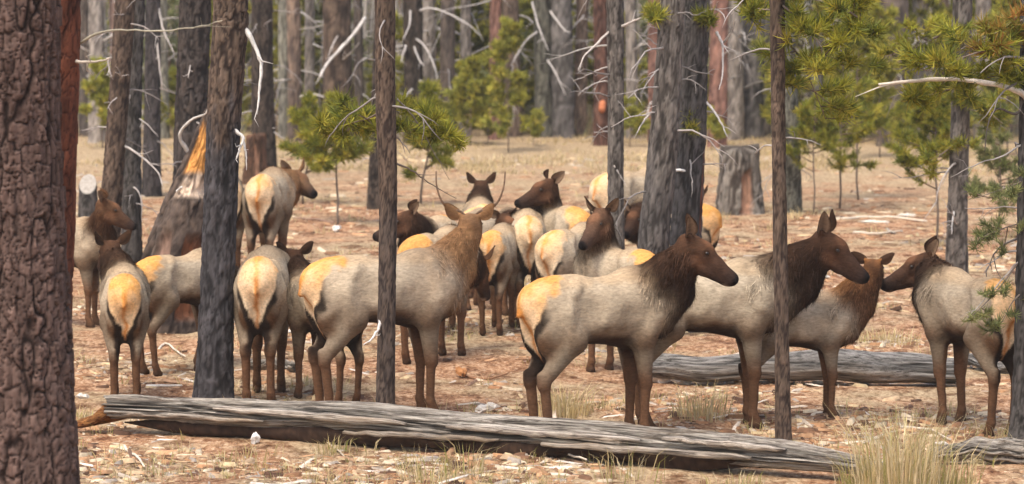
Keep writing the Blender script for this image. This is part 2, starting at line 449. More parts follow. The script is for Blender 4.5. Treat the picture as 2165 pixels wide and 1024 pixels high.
GREENS = np.array([[0.26, 0.265, 0.030], [0.20, 0.22, 0.030], [0.32, 0.305, 0.038], [0.14, 0.165, 0.030], [0.36, 0.315, 0.045]])
DULL = np.array([[0.23, 0.25, 0.09], [0.19, 0.215, 0.075], [0.27, 0.27, 0.105], [0.15, 0.18, 0.07]])
def needles(r, T, D, nn, ln, wd, colors):
    """T: tuft points (k,3), D: twig directions (k,3); a brush of nn needle blades at each"""
    k = len(T)
    d = D[:, None] * 0.75 + r.normal(0, 0.62, (k, nn, 3)); d /= np.linalg.norm(d, axis=2)[..., None]
    base = T[:, None] - D[:, None] * r.uniform(0, 0.09, (k, nn, 1))
    l = ln * r.uniform(0.65, 1.15, (k, nn, 1))
    side = np.cross(d, r.normal(0, 1, (k, nn, 3))); side /= np.linalg.norm(side, axis=2)[..., None]
    a = base - side * wd / 2; bq = base + side * wd / 2
    mid = base + d * l * 0.6; tip = base + d * l + np.array([0, 0, 0.012])
    V = np.stack([a, bq, mid + side * wd * 0.45, tip, mid - side * wd * 0.45], 2).reshape(-1, 3)
    n = k * nn
    o = np.arange(n)[:, None] * 5
    F = np.concatenate([o + np.array([[0, 1, 2, 4]])], 0)
    F3 = o + np.array([[4, 2, 3]])
    ci = colors[r.integers(0, len(colors), k)] * r.uniform(0.75, 1.3, (k, 1))
    C = np.repeat(np.repeat(ci[:, None], nn, 1) * r.uniform(0.8, 1.2, (k, nn, 1)), 5, 1).reshape(-1, 3)
    return V, F.tolist() + F3.tolist(), C
def pine_limb(r, p0, d0, L, pile, tufts, thick=0.012, up=0.10, subs=4, bare=0.3):
    """a living limb: tube plus tuft positions"""
    n = 6; P = [np.array(p0, float)]; d = np.array(d0, float); d /= np.linalg.norm(d)
    for k in range(n):
        d = d + r.normal(0, 0.10, 3) + np.array([0, 0, up * 0.6]); d /= np.linalg.norm(d); P.append(P[-1] + d * L / n)
    P = np.array(P)
    V, F = tube(P, np.linspace(thick, thick * 0.35, len(P)), 5); pile.add(V, F, np.array([0.12, 0.085, 0.06]) * r.uniform(0.8, 1.4))
    tufts.append((P[-1], d))
    for s in range(subs):
        t = r.uniform(bare, 1.0); k = min(int(t * n), n - 1); q = P[k] + (P[k + 1] - P[k]) * (t * n - k)
        dd = (P[k + 1] - P[k]) / (L / n) * 0.8 + r.normal(0, 0.6, 3); dd[2] = abs(dd[2]) * 0.6 + 0.1; dd /= np.linalg.norm(dd)
        l = L * r.uniform(0.12, 0.34)
        V, F = tube(np.array([q, q + dd * l * 0.5 + r.normal(0, 0.01, 3), q + dd * l]), [thick * 0.4, thick * 0.3, thick * 0.2], 4); pile.add(V, F, np.array([0.12, 0.085, 0.06]))
        tufts.append((q + dd * l, dd)); tufts.append((q + dd * l * 0.45, dd))
def sapling_meshes(seed, height, spread, branches, zlo=0.25, colors=GREENS, nn=22, ln=0.14, wd=0.014, subs=5, stem=0.02):
    r = np.random.default_rng(seed)
    n = 9; P = [np.zeros(3) - [0, 0, 0.05]]
    for k in range(n): P.append(P[-1] + np.array([r.normal(0, 0.02), r.normal(0, 0.02), height / n]))
    P = np.array(P); V, F = tube(P, np.linspace(stem, stem * 0.3, n + 1), 7)
    trunk = make_mesh('trunk', V, F, M_DEAD, np.array([0.16, 0.125, 0.10]) * (0.8 + 0.4 * r.random((len(V), 1))))
    pile, tufts = Pile(), []
    for k in range(branches):
        z = height * (zlo + (1 - zlo) * r.random() ** 0.85); a = r.uniform(0, 2 * math.pi)
        k0 = np.array([np.interp(z, P[:, 2], P[:, 0]), np.interp(z, P[:, 2], P[:, 1]), z])
        t = (z / height - zlo) / (1 - zlo)
        L = spread * (1.05 - 0.8 * t) * r.uniform(0.55, 1.15)
        pine_limb(r, k0, [math.cos(a), math.sin(a), r.uniform(-0.05, 0.5)], L, pile, tufts, subs=subs)
    tufts.append((P[-1], np.array([0, 0, 1.0])))
    T = np.array([t for t, _ in tufts]); D = np.array([d for _, d in tufts])
    V, F, C = needles(r, T, D, nn, ln, wd, colors)
    limb = pile.mesh('limbs', M_DEAD)
    crown = make_mesh('crown', V, F, M_NEEDLE, C, smooth=False)
    return trunk, limb, crown
def put_sapling(meshes, label, px, yg, group=None, rz=0.0, sc=1.0, name='pine_sapling'):
    p = G(px, yg)
    t = thing(name, label, 'sapling', (p[0], p[1], gz(p[0], p[1])), rz, group)
    t.scale = (sc, sc, sc)
    obj('trunk', meshes[0], t); c = obj('crown', meshes[2], t); tag(obj('limbs', meshes[1], c), kind='stuff')
    return t
def live_branch(tree, pts, colors, seed, w0=6, nn=20, ln=0.14, wd=0.010, subs=9, dy=-0.4, twl=0.3):
    """leafy branch on a tree, its line read off the photograph"""
    r = np.random.default_rng(seed); n = len(pts); W = []
    for k, (x, y) in enumerate(pts):
        W.append(at_depth(x, y, tree.Y + dy * k / (n - 1)) - tree.base)
    P = smooth_path(W, 3 * n); pile, tufts = Pile(), []
    V, F = tube(P, np.linspace(w0, w0 * 0.3, len(P)) / 2 / tree.s, 6); pile.add(V, F, (0.2, 0.16, 0.13))
    for s in range(subs):
        k = r.integers(len(P) // 4, len(P)); dd = r.normal(0, 0.7, 3); dd[2] = dd[2] * 0.6 - 0.05; dd /= np.linalg.norm(dd)
        pine_limb(r, P[k], dd, twl * r.uniform(0.5, 1.2), pile, tufts, thick=0.006, subs=3)
    T = np.array([t for t, _ in tufts]); D = np.array([d for _, d in tufts])
    V, F, C = needles(r, T, D, nn, ln, wd, colors)
    br = obj('branch', pile.mesh('branch', M_DEAD), tree.root)
    tag(obj('needle_spray', make_mesh('needle_spray', V, F, M_NEEDLE, C, smooth=False), br), kind='stuff')
    return br

# ---------------------------------------------------------------- named trees
T1 = Tree('huge rough barked ponderosa trunk filling the left edge of the view', 1160, [(48, 1160, 232), (40, 700, 206), (28, 300, 196), (26, -40, 198)], 'ponderosa', nseg=190, ring=0.0085, cell=(0.055, 0.16), depth=0.038, seed=3, extra=1.0, flake=1.0)
T1.branch([(30, 520), (52, 600), (40, 700)], 6, 3, (0.3, 0.25, 0.2)); 
T1b = Tree('tree with red bark showing as a narrow strip beside the huge trunk', 1096, [(100, 1096, 96), (106, 650, 92), (118, 250, 90), (126, -40, 92)], 'red', nseg=90, ring=0.016, cell=(0.06, 0.16), depth=0.014, seed=8, flake=1.0)
T1b.branch([(128, 129), (170, 131), (205, 130), (236, 122)], 9, 5, (0.62, 0.55, 0.47), dy=-0.25)
T1b.branch([(168, 92), (205, 70), (260, 64), (330, 66), (400, 60), (470, 44)], 6, 3, (0.42, 0.39, 0.30), dy=-0.5)
T2 = Tree('pale brown trunk leaning left between the big pine and the herd', 600, [(226, 600, 46), (236, 420, 43), (252, 200, 42), (266, -20, 42)], 'brown', seed=12, cell=(0.05, 0.14))
T2.branch([(228, 122), (232, 150), (246, 188)], 5, 3)
T2.branch([(250, 300), (290, 325), (330, 360), (345, 395)], 6, 3, dy=-0.3)
T2c = Tree('slate grey trunk close behind the pale leaning one', 585, [(280, 585, 44), (278, 400, 40), (282, 200, 36), (290, -20, 34)], 'slate', seed=13)
T2c.branch([(255, 372), (275, 390), (296, 412), (300, 470)], 6, 2, dy=-0.25); T2c.branch([(280, 245), (310, 262), (335, 290)], 5, 2, dy=-0.2)
T3 = Tree('slim black trunk left of the burnt leaning tree', 412, [(320, 412, 40), (322, 250, 35), (324, -10, 32)], 'dark', seed=14, char=0.6)
T3.branch([(330, -5), (345, 60), (368, 115)], 7, 3, dy=-0.3); T3.branch([(326, 45), (334, 110), (343, 190)], 6, 3, dy=-0.25)
T4 = Tree('thick dark trunk behind the shattered snag', 600, [(398, 600, 74), (402, 300, 68), (408, 150, 66), (414, -20, 66)], 'dark', nseg=64, ring=0.025, seed=15, cell=(0.06, 0.2), depth=0.02, char=0.3)
SN = Tree('shattered leaning snag with fresh orange wood at its broken top', 690, [(352, 690, 156), (368, 560, 136), (392, 440, 98), (414, 350, 62), (430, 290, 38), (443, 222, 5)], 'brown', name='broken_snag', nseg=90, ring=0.02, seed=27, cell=(0.07, 0.25), depth=0.03, extra=0.02,
          char=0.25, scar=[(-1.0, 1.3, 1.62, 1.95, (0.66, 0.52, 0.40)), (-1.0, 1.4, 1.9, 2.6, (0.58, 0.28, 0.08)), (-2.0, 0.3, 0.2, 1.3, (0.20, 0.13, 0.10)), (-0.9, 0.4, 0.2, 1.2, (0.17, 0.07, 0.035))])
SN.branch([(405, 330), (384, 300), (382, 280), (402, 255), (432, 242), (444, 218)], 10, 4, (0.55, 0.52, 0.48), dy=-0.35)
T4.branch([(408, 62), (412, 90), (402, 140), (398, 165)], 6, 3, dy=-0.3)
SN.branch([(366, 410), (378, 402), (384, 396)], 8, 8, (0.7, 0.68, 0.64), dy=-0.4, name='wood_splinter')
T5 = Tree('charred dark trunk with white snag branches standing behind the log', 850, [(450, 850, 88), (454, 780, 76), (464, 500, 70), (474, 250, 70), (487, 60, 76), (490, -20, 74)], 'brown', nseg=80, ring=0.018, seed=16, cell=(0.05, 0.15), depth=0.014, char=0.95, char_top=2.75, flare=0.12)
T5.branch([(500, 58), (520, 64), (540, 100), (552, 140), (548, 190), (543, 242)], 14, 6, (0.55, 0.53, 0.50), dy=-0.35)
T5.branch([(464, 166), (468, 195), (465, 222), (463, 244)], 9, 5, (0.55, 0.53, 0.50))
T5.branch([(482, 252), (496, 275), (514, 292), (508, 312), (500, 336)], 11, 5, (0.55, 0.53, 0.5), dy=-0.3)
T5.branch([(514, 300), (520, 325), (521, 360)], 6, 2, (0.5, 0.48, 0.45), dy=-0.2)
T6 = Tree('dark upright trunk right of the charred snag, farther off', 378, [(562, 378, 52), (556, 240, 48), (554, 100, 46), (554, -10, 44)], 'dark', seed=17, cell=(0.07, 0.25))
T6.branch([(540, 250), (580, 280), (615, 305)], 5, 2)
T7 = Tree('slim brown trunk in front of the large pale elk', 908, [(814, 908, 42), (817, 700, 38), (820, 420, 38), (815, 200, 42), (814, -20, 44)], 'brown', nseg=56, seed=18, cell=(0.03, 0.10), depth=0.007, char=0.25, char_top=2.1)
T7.branch([(806, 668), (800, 695), (785, 718), (768, 730)], 8, 3, (0.62, 0.60, 0.58), dy=-0.3)
T7.branch([(836, 345), (870, 360), (905, 385), (965, 420)], 5, 2, (0.22, 0.18, 0.15), dy=0.6); T7.branch([(840, 210), (880, 255), (905, 300), (950, 380)], 4, 1.5, (0.26, 0.23, 0.2), dy=0.8)
T7b = Tree('short dark trunk just left behind the slim middle trunk', 440, [(796, 440, 38), (798, 330, 34), (806, 100, 32), (812, -10, 30)], 'dark', seed=19)
T8 = Tree('slim grey trunk rising through the middle of the herd', 660, [(1304, 660, 40), (1302, 440, 34), (1302, 200, 34), (1300, -20, 36)], 'grey', seed=20, cell=(0.045, 0.14), depth=0.009)
T8.branch([(1302, 62), (1340, 45), (1372, 28)], 7, 3, (0.55, 0.5, 0.46), dy=-0.3); T8.branch([(1300, 55), (1265, 90), (1235, 120), (1222, 150)], 7, 2, (0.55, 0.5, 0.46), dy=-0.4)
T8.branch([(1300, 95), (1250, 100), (1200, 115), (1155, 128)], 5, 2, (0.42, 0.4, 0.37), dy=0.5); T8.branch([(1298, 350), (1310, 370), (1322, 390)], 5, 2); T8.branch([(1298, 140), (1272, 145), (1240, 160), (1212, 172)], 4, 2, dy=0.4)
T9 = Tree('left of the twin thick grey trunks behind the front elk', 705, [(1372, 705, 76), (1382, 520, 66), (1402, 300, 62), (1418, 80, 54), (1424, -20, 52)], 'grey', nseg=72, seed=21, cell=(0.05, 0.2), depth=0.014, flare=0.1, char=0.4, char_top=2.0)
T9.branch([(1382, 235), (1362, 255), (1340, 292)], 6, 2, dy=-0.2); T9.branch([(1412, 130), (1380, 160), (1352, 200)], 5, 2, (0.4, 0.37, 0.35), dy=-0.3)
T9b = Tree('right of the twin thick trunks, dark slate bark with a rusty edge', 690, [(1446, 690, 76), (1448, 540, 66), (1460, 300, 66), (1468, 80, 58), (1472, -20, 56)], 'slate', nseg=72, seed=22, cell=(0.05, 0.2), depth=0.014, flare=0.1, char=0.5, char_top=2.2, scar=[(-0.25, 0.35, 1.2, 2.2, (0.2, 0.06, 0.03))])
T9b.branch([(1424, 361), (1436, 360), (1447, 361)], 9, 8, (0.85, 0.83, 0.8), dy=-0.3, name='wood_splinter')
T9b.branch([(1484, 205), (1505, 230), (1522, 255), (1538, 290)], 8, 4, (0.55, 0.52, 0.49), dy=-0.3); T9b.branch([(1515, 68), (1527, 95), (1528, 150), (1520, 190)], 7, 3, (0.58, 0.55, 0.53), dy=-0.3)
T9b.branch([(1455, 400), (1466, 430), (1474, 456)], 6, 4, (0.5, 0.48, 0.46)); T9b.branch([(1458, 470), (1470, 500), (1478, 520)], 6, 4, (0.5, 0.48, 0.46))
T9b.branch([(1530, 90), (1548, 65), (1556, 40)], 5, 2, (0.45, 0.43, 0.41), dy=-0.3)
T10 = Tree('slim straight trunk in front of the dark necked elk at right', 932, [(1657, 932, 36), (1653, 700, 30), (1648, 400, 30), (1645, 200, 30), (1643, -20, 32)], 'brown', nseg=48, seed=23, cell=(0.03, 0.09), depth=0.006)
T10b = Tree('mossy trunk close behind the slim straight one at right', 446, [(1672, 446, 48), (1670, 300, 42), (1662, 100, 38), (1660, -10, 36)], 'moss', seed=24)
T12 = Tree('grey trunk behind the elk at far right', 610, [(2022, 610, 50), (2024, 450, 42), (2030, 250, 40), (2036, -10, 42)], 'grey', seed=25, cell=(0.05, 0.16))
T12.branch([(2022, 420), (2016, 455), (2012, 495)], 7, 3, (0.6, 0.58, 0.56), dy=-0.25)
T13 = Tree('dark trunk cut by the right edge of the view', 934, [(2168, 934, 84), (2170, 860, 62), (2172, 500, 44), (2176, 200, 40), (2178, -20, 40)], 'slate', nseg=64, seed=26, cell=(0.04, 0.12), depth=0.01, flare=0.1)
T13.branch([(2190, 222), (2150, 192), (2090, 176), (2020, 167), (1940, 170), (1858, 179)], 15, 9, (0.66, 0.60, 0.52), dy=-0.7)
T13.branch([(2165, 195), (2150, 240), (2110, 230), (2090, 260), (2082, 320)], 7, 3, (0.12, 0.10, 0.085), dy=-0.4); T13.branch([(2170, 300), (2120, 330), (2070, 345), (2010, 375)], 5, 2, (0.42, 0.39, 0.36), dy=-0.4)
T13.branch([(2168, 440), (2130, 438), (2080, 442), (2040, 440)], 5, 2, (0.42, 0.38, 0.35), dy=0.4)
T13.branch([(2160, 545), (2120, 590), (2075, 640), (2045, 672)], 4, 2, (0.4, 0.36, 0.33), dy=-0.5)
live_branch(T13, [(2160, 545), (2120, 600), (2080, 645), (2040, 680)], DULL, 301, 4, nn=14, ln=0.075, wd=0.006, subs=8, dy=-0.5, twl=0.18)
live_branch(T13, [(2170, 90), (2110, 100), (2040, 120), (1960, 150)], GREENS, 302, 6, subs=14, dy=-0.8, twl=0.32)
live_branch(T13, [(2170, 40), (2120, 60), (2100, 105)], np.array([[0.34, 0.17, 0.04], [0.32, 0.22, 0.05], [0.24, 0.23, 0.04], [0.26, 0.26, 0.04]]), 303, 5, subs=6, dy=-0.5, twl=0.22)
live_branch(T13, [(2170, 470), (2130, 480), (2080, 500)], DULL, 304, 4, nn=16, ln=0.085, wd=0.007, subs=8, dy=-0.4, twl=0.25)
live_branch(T13, [(2170, 380), (2120, 400), (2060, 420)], DULL, 305, 4, nn=16, ln=0.085, wd=0.007, subs=7, dy=-0.5, twl=0.25)
live_branch(T13, [(2170, 610), (2140, 640), (2120, 680)], DULL, 306, 4, nn=16, ln=0.085, wd=0.007, subs=4, dy=-0.3, twl=0.18)
live_branch(T13, [(2172, 130), (2090, 165), (1990, 195), (1905, 215)], GREENS, 321, 6, subs=14, dy=-0.3, twl=0.3)
live_branch(T12, [(2032, 40), (1985, 75), (1925, 105), (1870, 120)], GREENS, 322, 6, nn=22, subs=16, dy=-0.6, twl=0.42, wd=0.013)
live_branch(T12, [(2030, 190), (2075, 225), (2120, 262)], GREENS, 323, 5, nn=22, subs=10, dy=-0.5, twl=0.36, wd=0.013)
live_branch(T12, [(2026, 300), (1985, 330), (1950, 350)], GREENS, 325, 4, nn=20, subs=7, dy=-0.5, twl=0.28, wd=0.013)
live_branch(T10, [(1648, 70), (1690, 120), (1725, 200), (1745, 250)], GREENS, 324, 5, subs=12, dy=0.6, twl=0.32)
live_branch(T10, [(1645, 5), (1690, 40), (1730, 90), (1760, 150)], GREENS, 311, 6, subs=16, dy=-0.5, twl=0.35)
live_branch(T10, [(1645, -10), (1700, -5), (1790, 20), (1860, 80)], GREENS, 312, 6, subs=14, dy=-0.6, twl=0.35)
live_branch(T10, [(1646, 20), (1610, 20), (1560, 5)], GREENS, 313, 5, subs=8, dy=0.5, twl=0.3)
live_branch(T9, [(1412, 20), (1395, 30), (1372, 40)], GREENS, 314, 4, subs=5, dy=-0.3, twl=0.2)
live_branch(T9b, [(1475, 20), (1490, 35), (1505, 45)], GREENS, 315, 4, subs=4, dy=-0.3, twl=0.16)
live_branch(T7, [(812, 280), (850, 265), (900, 270), (950, 285)], GREENS, 316, 5, subs=13, dy=0.7, twl=0.26)
live_branch(T7, [(814, 230), (780, 250), (740, 262), (690, 290)], GREENS, 317, 5, subs=13, dy=0.9, twl=0.28)
live_branch(T9b, [(1460, 250), (1458, 262), (1452, 270)], GREENS, 318, 4, subs=3, dy=-0.3, twl=0.12)
for T, n, zl, zh, ln, sd_ in ((T2, 5, 1.2, 3.6, 0.7, 41), (T2c, 4, 1.0, 3.4, 0.6, 42), (T3, 5, 0.6, 3.5, 0.8, 43), (T4, 6, 1.4, 4.0, 0.8, 44), (T6, 7, 0.8, 3.4, 0.9, 46), (T7, 4, 2.4, 4.2, 0.6, 47), (T8, 6, 1.6, 4.2, 0.9, 48), (T9, 7, 1.6, 4.2, 0.9, 49), (T9b, 6, 1.6, 4.2, 0.8, 50), (T10, 5, 2.2, 4.2, 0.6, 51), (T10b, 5, 0.6, 3.0, 0.8, 52), (T12, 8, 0.8, 3.8, 0.9, 53), (T13, 6, 1.0, 4.2, 0.9, 54), (T7b, 5, 0.5, 3.0, 0.8, 55)):
    T.twigs(n + 3, zl, zh, ln, sd_)

# weathered stumps
def stump(label, px, yg, w, hpx, seed, pal, jag=0.12):
    s = ppm(yg); base = G(px, yg); z0 = gz(base[0], base[1]); R, Ht = w / 2 / s, hpx / s
    V, F, C = bark_trunk([(0, 0, -0.05), (0, 0, Ht * 0.5), (0.01, 0, Ht)], [R * 1.12, R * 0.95, R * 0.9], 72, 50, 0.08, 0.5, 0.03, pal, seed, flare=0.15, scar=[(-1.3, 0.28, 0.05, Ht * 0.9, (0.26, 0.15, 0.10))])
    a = np.arctan2(V[:, 1], V[:, 0]); top = np.clip(V[:, 2] / Ht, 0, 1) ** 4
    V[:, 2] += top * jag * (fbm(np.stack([np.cos(a) * 3, np.sin(a) * 3, a * 0], -1), 3, seed)) * 2
    t = thing('tree_stump', label, 'stump', (base[0], base[1], z0))
    obj('trunk', make_mesh('trunk', V, F, M_BARK, C), t)
    return t
GREYW = ((0.25, 0.225, 0.195), (0.15, 0.135, 0.115), (0.045, 0.036, 0.03))
stump('broad weathered grey stump with jagged top right of the twin trunks', 1563, 448, 88, 128, 61, GREYW)
stump('small burnt brown stump behind the charred trunk', 540, 385, 46, 92, 62, ((0.16, 0.085, 0.05), (0.09, 0.05, 0.035), (0.03, 0.018, 0.013)))

# sawn stump with a pale slanted cut
def sawn_stump(label, px, yg, w, hpx, seed):
    s = ppm(yg); base = G(px, yg); z0 = gz(base[0], base[1]); R, Ht = w / 2 / s, hpx / s
    V, F, C = bark_trunk([(0, 0, -0.05), (0, 0, Ht * 0.5), (0, 0, Ht)], [R * 1.1, R, R * 0.98], 40, 40, 0.06, 0.2, 0.015, PAL['slate'], seed)
    top = V[:, 2] > Ht * 0.7; V[top, 2] += np.clip((V[top, 2] - Ht * 0.7) / (Ht * 0.3), 0, 1) * V[top, 1] * 1.1
    t = thing('sawn_stump', label, 'stump', (base[0], base[1], z0)); obj('trunk', make_mesh('trunk', V, F, M_BARK, C), t)
    th = np.arange(40) / 40 * 2 * math.pi; D = np.stack([R * 0.93 * np.cos(th), R * 0.93 * np.sin(th), Ht + 0.012 + R * 0.93 * np.sin(th) * 1.1], -1); D2 = D - [0, 0, 0.06]
    Vd = np.vstack([D, D2]); Fd_ = [list(range(40))] + [[k, k + 40, (k + 1) % 40 + 40, (k + 1) % 40] for k in range(40)]
    obj('cut_face', make_mesh('cut_face', Vd, Fd_, M_DEAD, np.array([(0.36, 0.33, 0.29)] * 80), smooth=False), t)
sawn_stump('sawn stump with a pale cut face just right of the huge trunk', 187, 492, 38, 104, 64)

B1 = Tree('thick brown pine with a long white dead limb at the meadow edge', 305, [(716, 305, 62), (714, 150, 60), (712, -10, 58)], 'brown', seed=31, nseg=40, ring=0.06, cell=(0.09, 0.4), depth=0.02)
B1.branch([(772, 38), (748, 72), (716, 108), (692, 134), (676, 164)], 8, 8, (0.62, 0.59, 0.56), dy=-1.0); B1.branch([(742, 82), (722, 70), (706, 90), (694, 120)], 5, 3, dy=-0.6); B1.branch([(700, 140), (735, 118), (760, 90)], 4, 2, dy=-0.8)
B2 = Tree('dark pine hung with long pale dead limbs right of the slim middle trunk', 300, [(877, 300, 42), (874, 150, 40), (872, -10, 40)], 'dark', seed=32, nseg=40, ring=0.06, cell=(0.09, 0.4), depth=0.02)
for pts in ([(868, 2), (866, 50), (852, 84)], [(858, 72), (892, 92), (914, 128), (926, 168)], [(862, 88), (852, 116), (848, 132)], [(872, 84), (882, 118), (896, 140)], [(868, 160), (905, 182), (935, 215), (940, 235)], [(866, 30), (910, 18), (950, 30), (990, 52), (1020, 80)], [(880, 180), (860, 200), (846, 214)]):
    B2.branch(pts, 6, 2.5, (0.48, 0.45, 0.43), dy=-0.9)
B3 = Tree('reddish dark pine with an orange burl left of the slim grey trunk', 305, [(1272, 305, 34), (1272, 150, 32), (1270, -10, 30)], 'rust', seed=33, nseg=36, ring=0.06, cell=(0.08, 0.4), depth=0.02)
B3.branch([(1274, 198), (1274, 218), (1273, 236)], 22, 20, (0.48, 0.17, 0.08), dy=-0.25, name='burl')
B4 = Tree('lichen grey pine with drooping limbs left of the slate trunk', 288, [(1150, 288, 38), (1148, 150, 36), (1146, -10, 36)], 'moss', seed=34, nseg=36, ring=0.06, cell=(0.08, 0.4), depth=0.02)
for pts in ([(1125, 5), (1140, 60), (1160, 108)], [(1150, 118), (1172, 150), (1196, 202)], [(1160, 20), (1190, 60), (1205, 70)], [(1145, 60), (1110, 90), (1080, 140)]):
    B4.branch(pts, 6, 2.5, (0.5, 0.47, 0.45), dy=-0.9)

# ---------------------------------------------------------------- fallen logs
def log_mesh(A, Bp, radii, seed, nseg=40, nring=220, rough=0.03, zs=None):
    """log from ground point A to Bp; local X along it. radii along the length; split fibres as long ridges"""
    L = float(np.linalg.norm(Bp[:2] - A[:2])); t = np.linspace(0, 1, nring); th = np.arange(nseg) / nseg * 2 * math.pi
    R = np.interp(t, np.linspace(0, 1, len(radii)), radii)
    zc = np.interp(t, np.linspace(0, 1, len(zs)), zs)
    TT, TH = np.meshgrid(t, th, indexing='ij')
    q = np.stack([TT * L * 0.7, np.cos(TH) * 2.2, np.sin(TH) * 2.2], -1)
    ridg = 1 - np.abs(fbm(q * np.array([1.0, 2.6, 2.6]), 3, seed)) * 2.0
    big = fbm(q * np.array([0.7, 0.5, 0.5]), 2, seed + 3)
    gq = np.stack([TT * L * 0.45, np.cos(TH) * 4.5, np.sin(TH) * 4.5], -1); gq = gq + 0.35 * np.stack([0 * TT, vnoise(gq * 1.3, seed + 8), vnoise(gq * 1.3 + 7, seed + 9)], -1)
    groove = 1 - sstep(0.0, 0.14, np.abs(vnoise(gq, seed + 6))); groove2 = 1 - sstep(0.0, 0.10, np.abs(vnoise(gq * np.array([1.6, 2.2, 2.2]) + 20, seed + 7)))
    rr = R[:, None] * (1 + 0.22 * big + 0.10 * fbm(np.stack([TT * L * 1.6, np.cos(TH), np.sin(TH)], -1), 2, seed + 14)) + rough * (ridg - 0.6) - rough * (0.9 * groove + 0.45 * groove2)
    bend = 0.05 * np.sin(t * 5 + seed) + 0.03 * np.sin(t * 13 + seed)
    zc = zc + 0.018 * np.sin(t * 9 + seed) + 0.01 * np.sin(t * 23)
    endj = np.where(TT < 0.02, -0.08 * hash3(np.floor(TH * 3).astype(int), (TT * 0).astype(int), (TT * 0).astype(int), seed), 0) + np.where(TT > 0.98, 0.15 * hash3(np.floor(TH * 4).astype(int), (TT * 0).astype(int) + 1, (TT * 0).astype(int), seed), 0)
    V = np.stack([TT * L + endj, bend[:, None] + rr * np.cos(TH), zc[:, None] + rr * 0.92 * np.sin(TH)], -1).reshape(-1, 3)
    shade = np.clip(0.45 + 0.6 * ridg, 0.2, 1.1) * (1 - 0.7 * groove) * (1 - 0.45 * groove2)
    C = (np.stack([shade] * 3, -1) * np.array([1, 0.985, 0.96])).reshape(-1, 3)
    i = np.arange(nring - 1)[:, None] * nseg; j = np.arange(nseg)[None]; j2 = (j + 1) % nseg
    F = np.stack([i + j, i + nseg + j, i + nseg + j2, i + j2], -1).reshape(-1, 4).tolist()
    n0 = len(V); c0, c1 = V[:nseg].mean(0), V[-nseg:].mean(0)
    V = np.vstack([V, c0 + [0.05, 0, 0], c1 - [0.08, 0, 0]]); C = np.vstack([C, [0.5, 0.36, 0.25], [0.6, 0.5, 0.4]])
    F += [[n0, k, (k + 1) % nseg] for k in range(nseg)] + [[n0 + 1, (nring - 1) * nseg + (k + 1) % nseg, (nring - 1) * nseg + k] for k in range(nseg)]
    return V, F, C, L
def log(label, a, b_, radii, seed, mat, zs, **kw):
    A, Bp = G(*a), G(*b_)
    V, F, C, L = log_mesh(A, Bp, radii, seed, zs=zs, **kw)
    ang = math.atan2(Bp[1] - A[1], Bp[0] - A[0])
    t = thing('fallen_log', label, 'log', (A[0], A[1], 0.0), ang)
    obj('trunk', make_mesh('trunk', V, F, mat, C), t)
    return t, L
ML, LL_ = log('long weathered log lying across the foreground below the herd', (246, 904), (1880, 1012), [0.105, 0.12, 0.125, 0.13, 0.14, 0.15, 0.155, 0.15, 0.12, 0.05], 5, M_LOG, [0.22, 0.205, 0.20, 0.20, 0.195, 0.19, 0.18, 0.16, 0.12, 0.07], nseg=80, nring=460, rough=0.055)
# dark rotten wood under the log, fills most of the gap below it
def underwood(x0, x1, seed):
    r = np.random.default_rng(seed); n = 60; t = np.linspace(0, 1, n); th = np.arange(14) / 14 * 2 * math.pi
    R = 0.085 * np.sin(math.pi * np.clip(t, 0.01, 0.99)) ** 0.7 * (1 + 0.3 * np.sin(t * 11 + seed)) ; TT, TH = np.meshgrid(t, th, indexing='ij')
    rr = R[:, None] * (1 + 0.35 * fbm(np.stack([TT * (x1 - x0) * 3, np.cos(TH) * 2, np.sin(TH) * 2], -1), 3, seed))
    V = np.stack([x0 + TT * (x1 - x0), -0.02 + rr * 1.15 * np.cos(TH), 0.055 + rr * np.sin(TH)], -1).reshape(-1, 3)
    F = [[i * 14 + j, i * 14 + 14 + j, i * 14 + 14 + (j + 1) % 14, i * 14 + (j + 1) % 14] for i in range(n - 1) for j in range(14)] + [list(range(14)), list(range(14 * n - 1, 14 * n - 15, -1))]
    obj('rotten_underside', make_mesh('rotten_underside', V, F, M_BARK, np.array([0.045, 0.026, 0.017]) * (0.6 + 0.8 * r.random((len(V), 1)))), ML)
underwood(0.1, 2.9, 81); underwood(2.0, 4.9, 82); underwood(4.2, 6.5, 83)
# a few split slabs lifting off the log
def slab(parent, x0, x1, y, z, w, th_, seed, color, name='wood_slab', dz=0.0):
    r = np.random.default_rng(seed); n = 14; xs_ = np.linspace(x0, x1, n); V = []
    for k, x in enumerate(xs_):
        ww = w * (0.35 + 0.65 * math.sin(math.pi * min(1, max(0.04, k / (n - 1)))) ** 0.6) * r.uniform(0.8, 1.15); zz = z + dz * k / (n - 1) + r.normal(0, 0.006); yy = y + r.normal(0, 0.006)
        V += [[x, yy - th_, zz - ww / 2], [x, yy + th_, zz - ww / 2], [x, yy + th_ * 1.2, zz + ww / 2], [x, yy - th_ * 1.4, zz + ww / 2 - 0.01]]
    F = [[i * 4 + a, i * 4 + (a + 1) % 4, i * 4 + 4 + (a + 1) % 4, i * 4 + 4 + a] for i in range(n - 1) for a in range(4)] + [[3, 2, 1, 0], [4 * n - 4, 4 * n - 3, 4 * n - 2, 4 * n - 1]]
    return obj(name, make_mesh(name, np.array(V), F, M_LOG, np.array([color] * len(V))), parent)
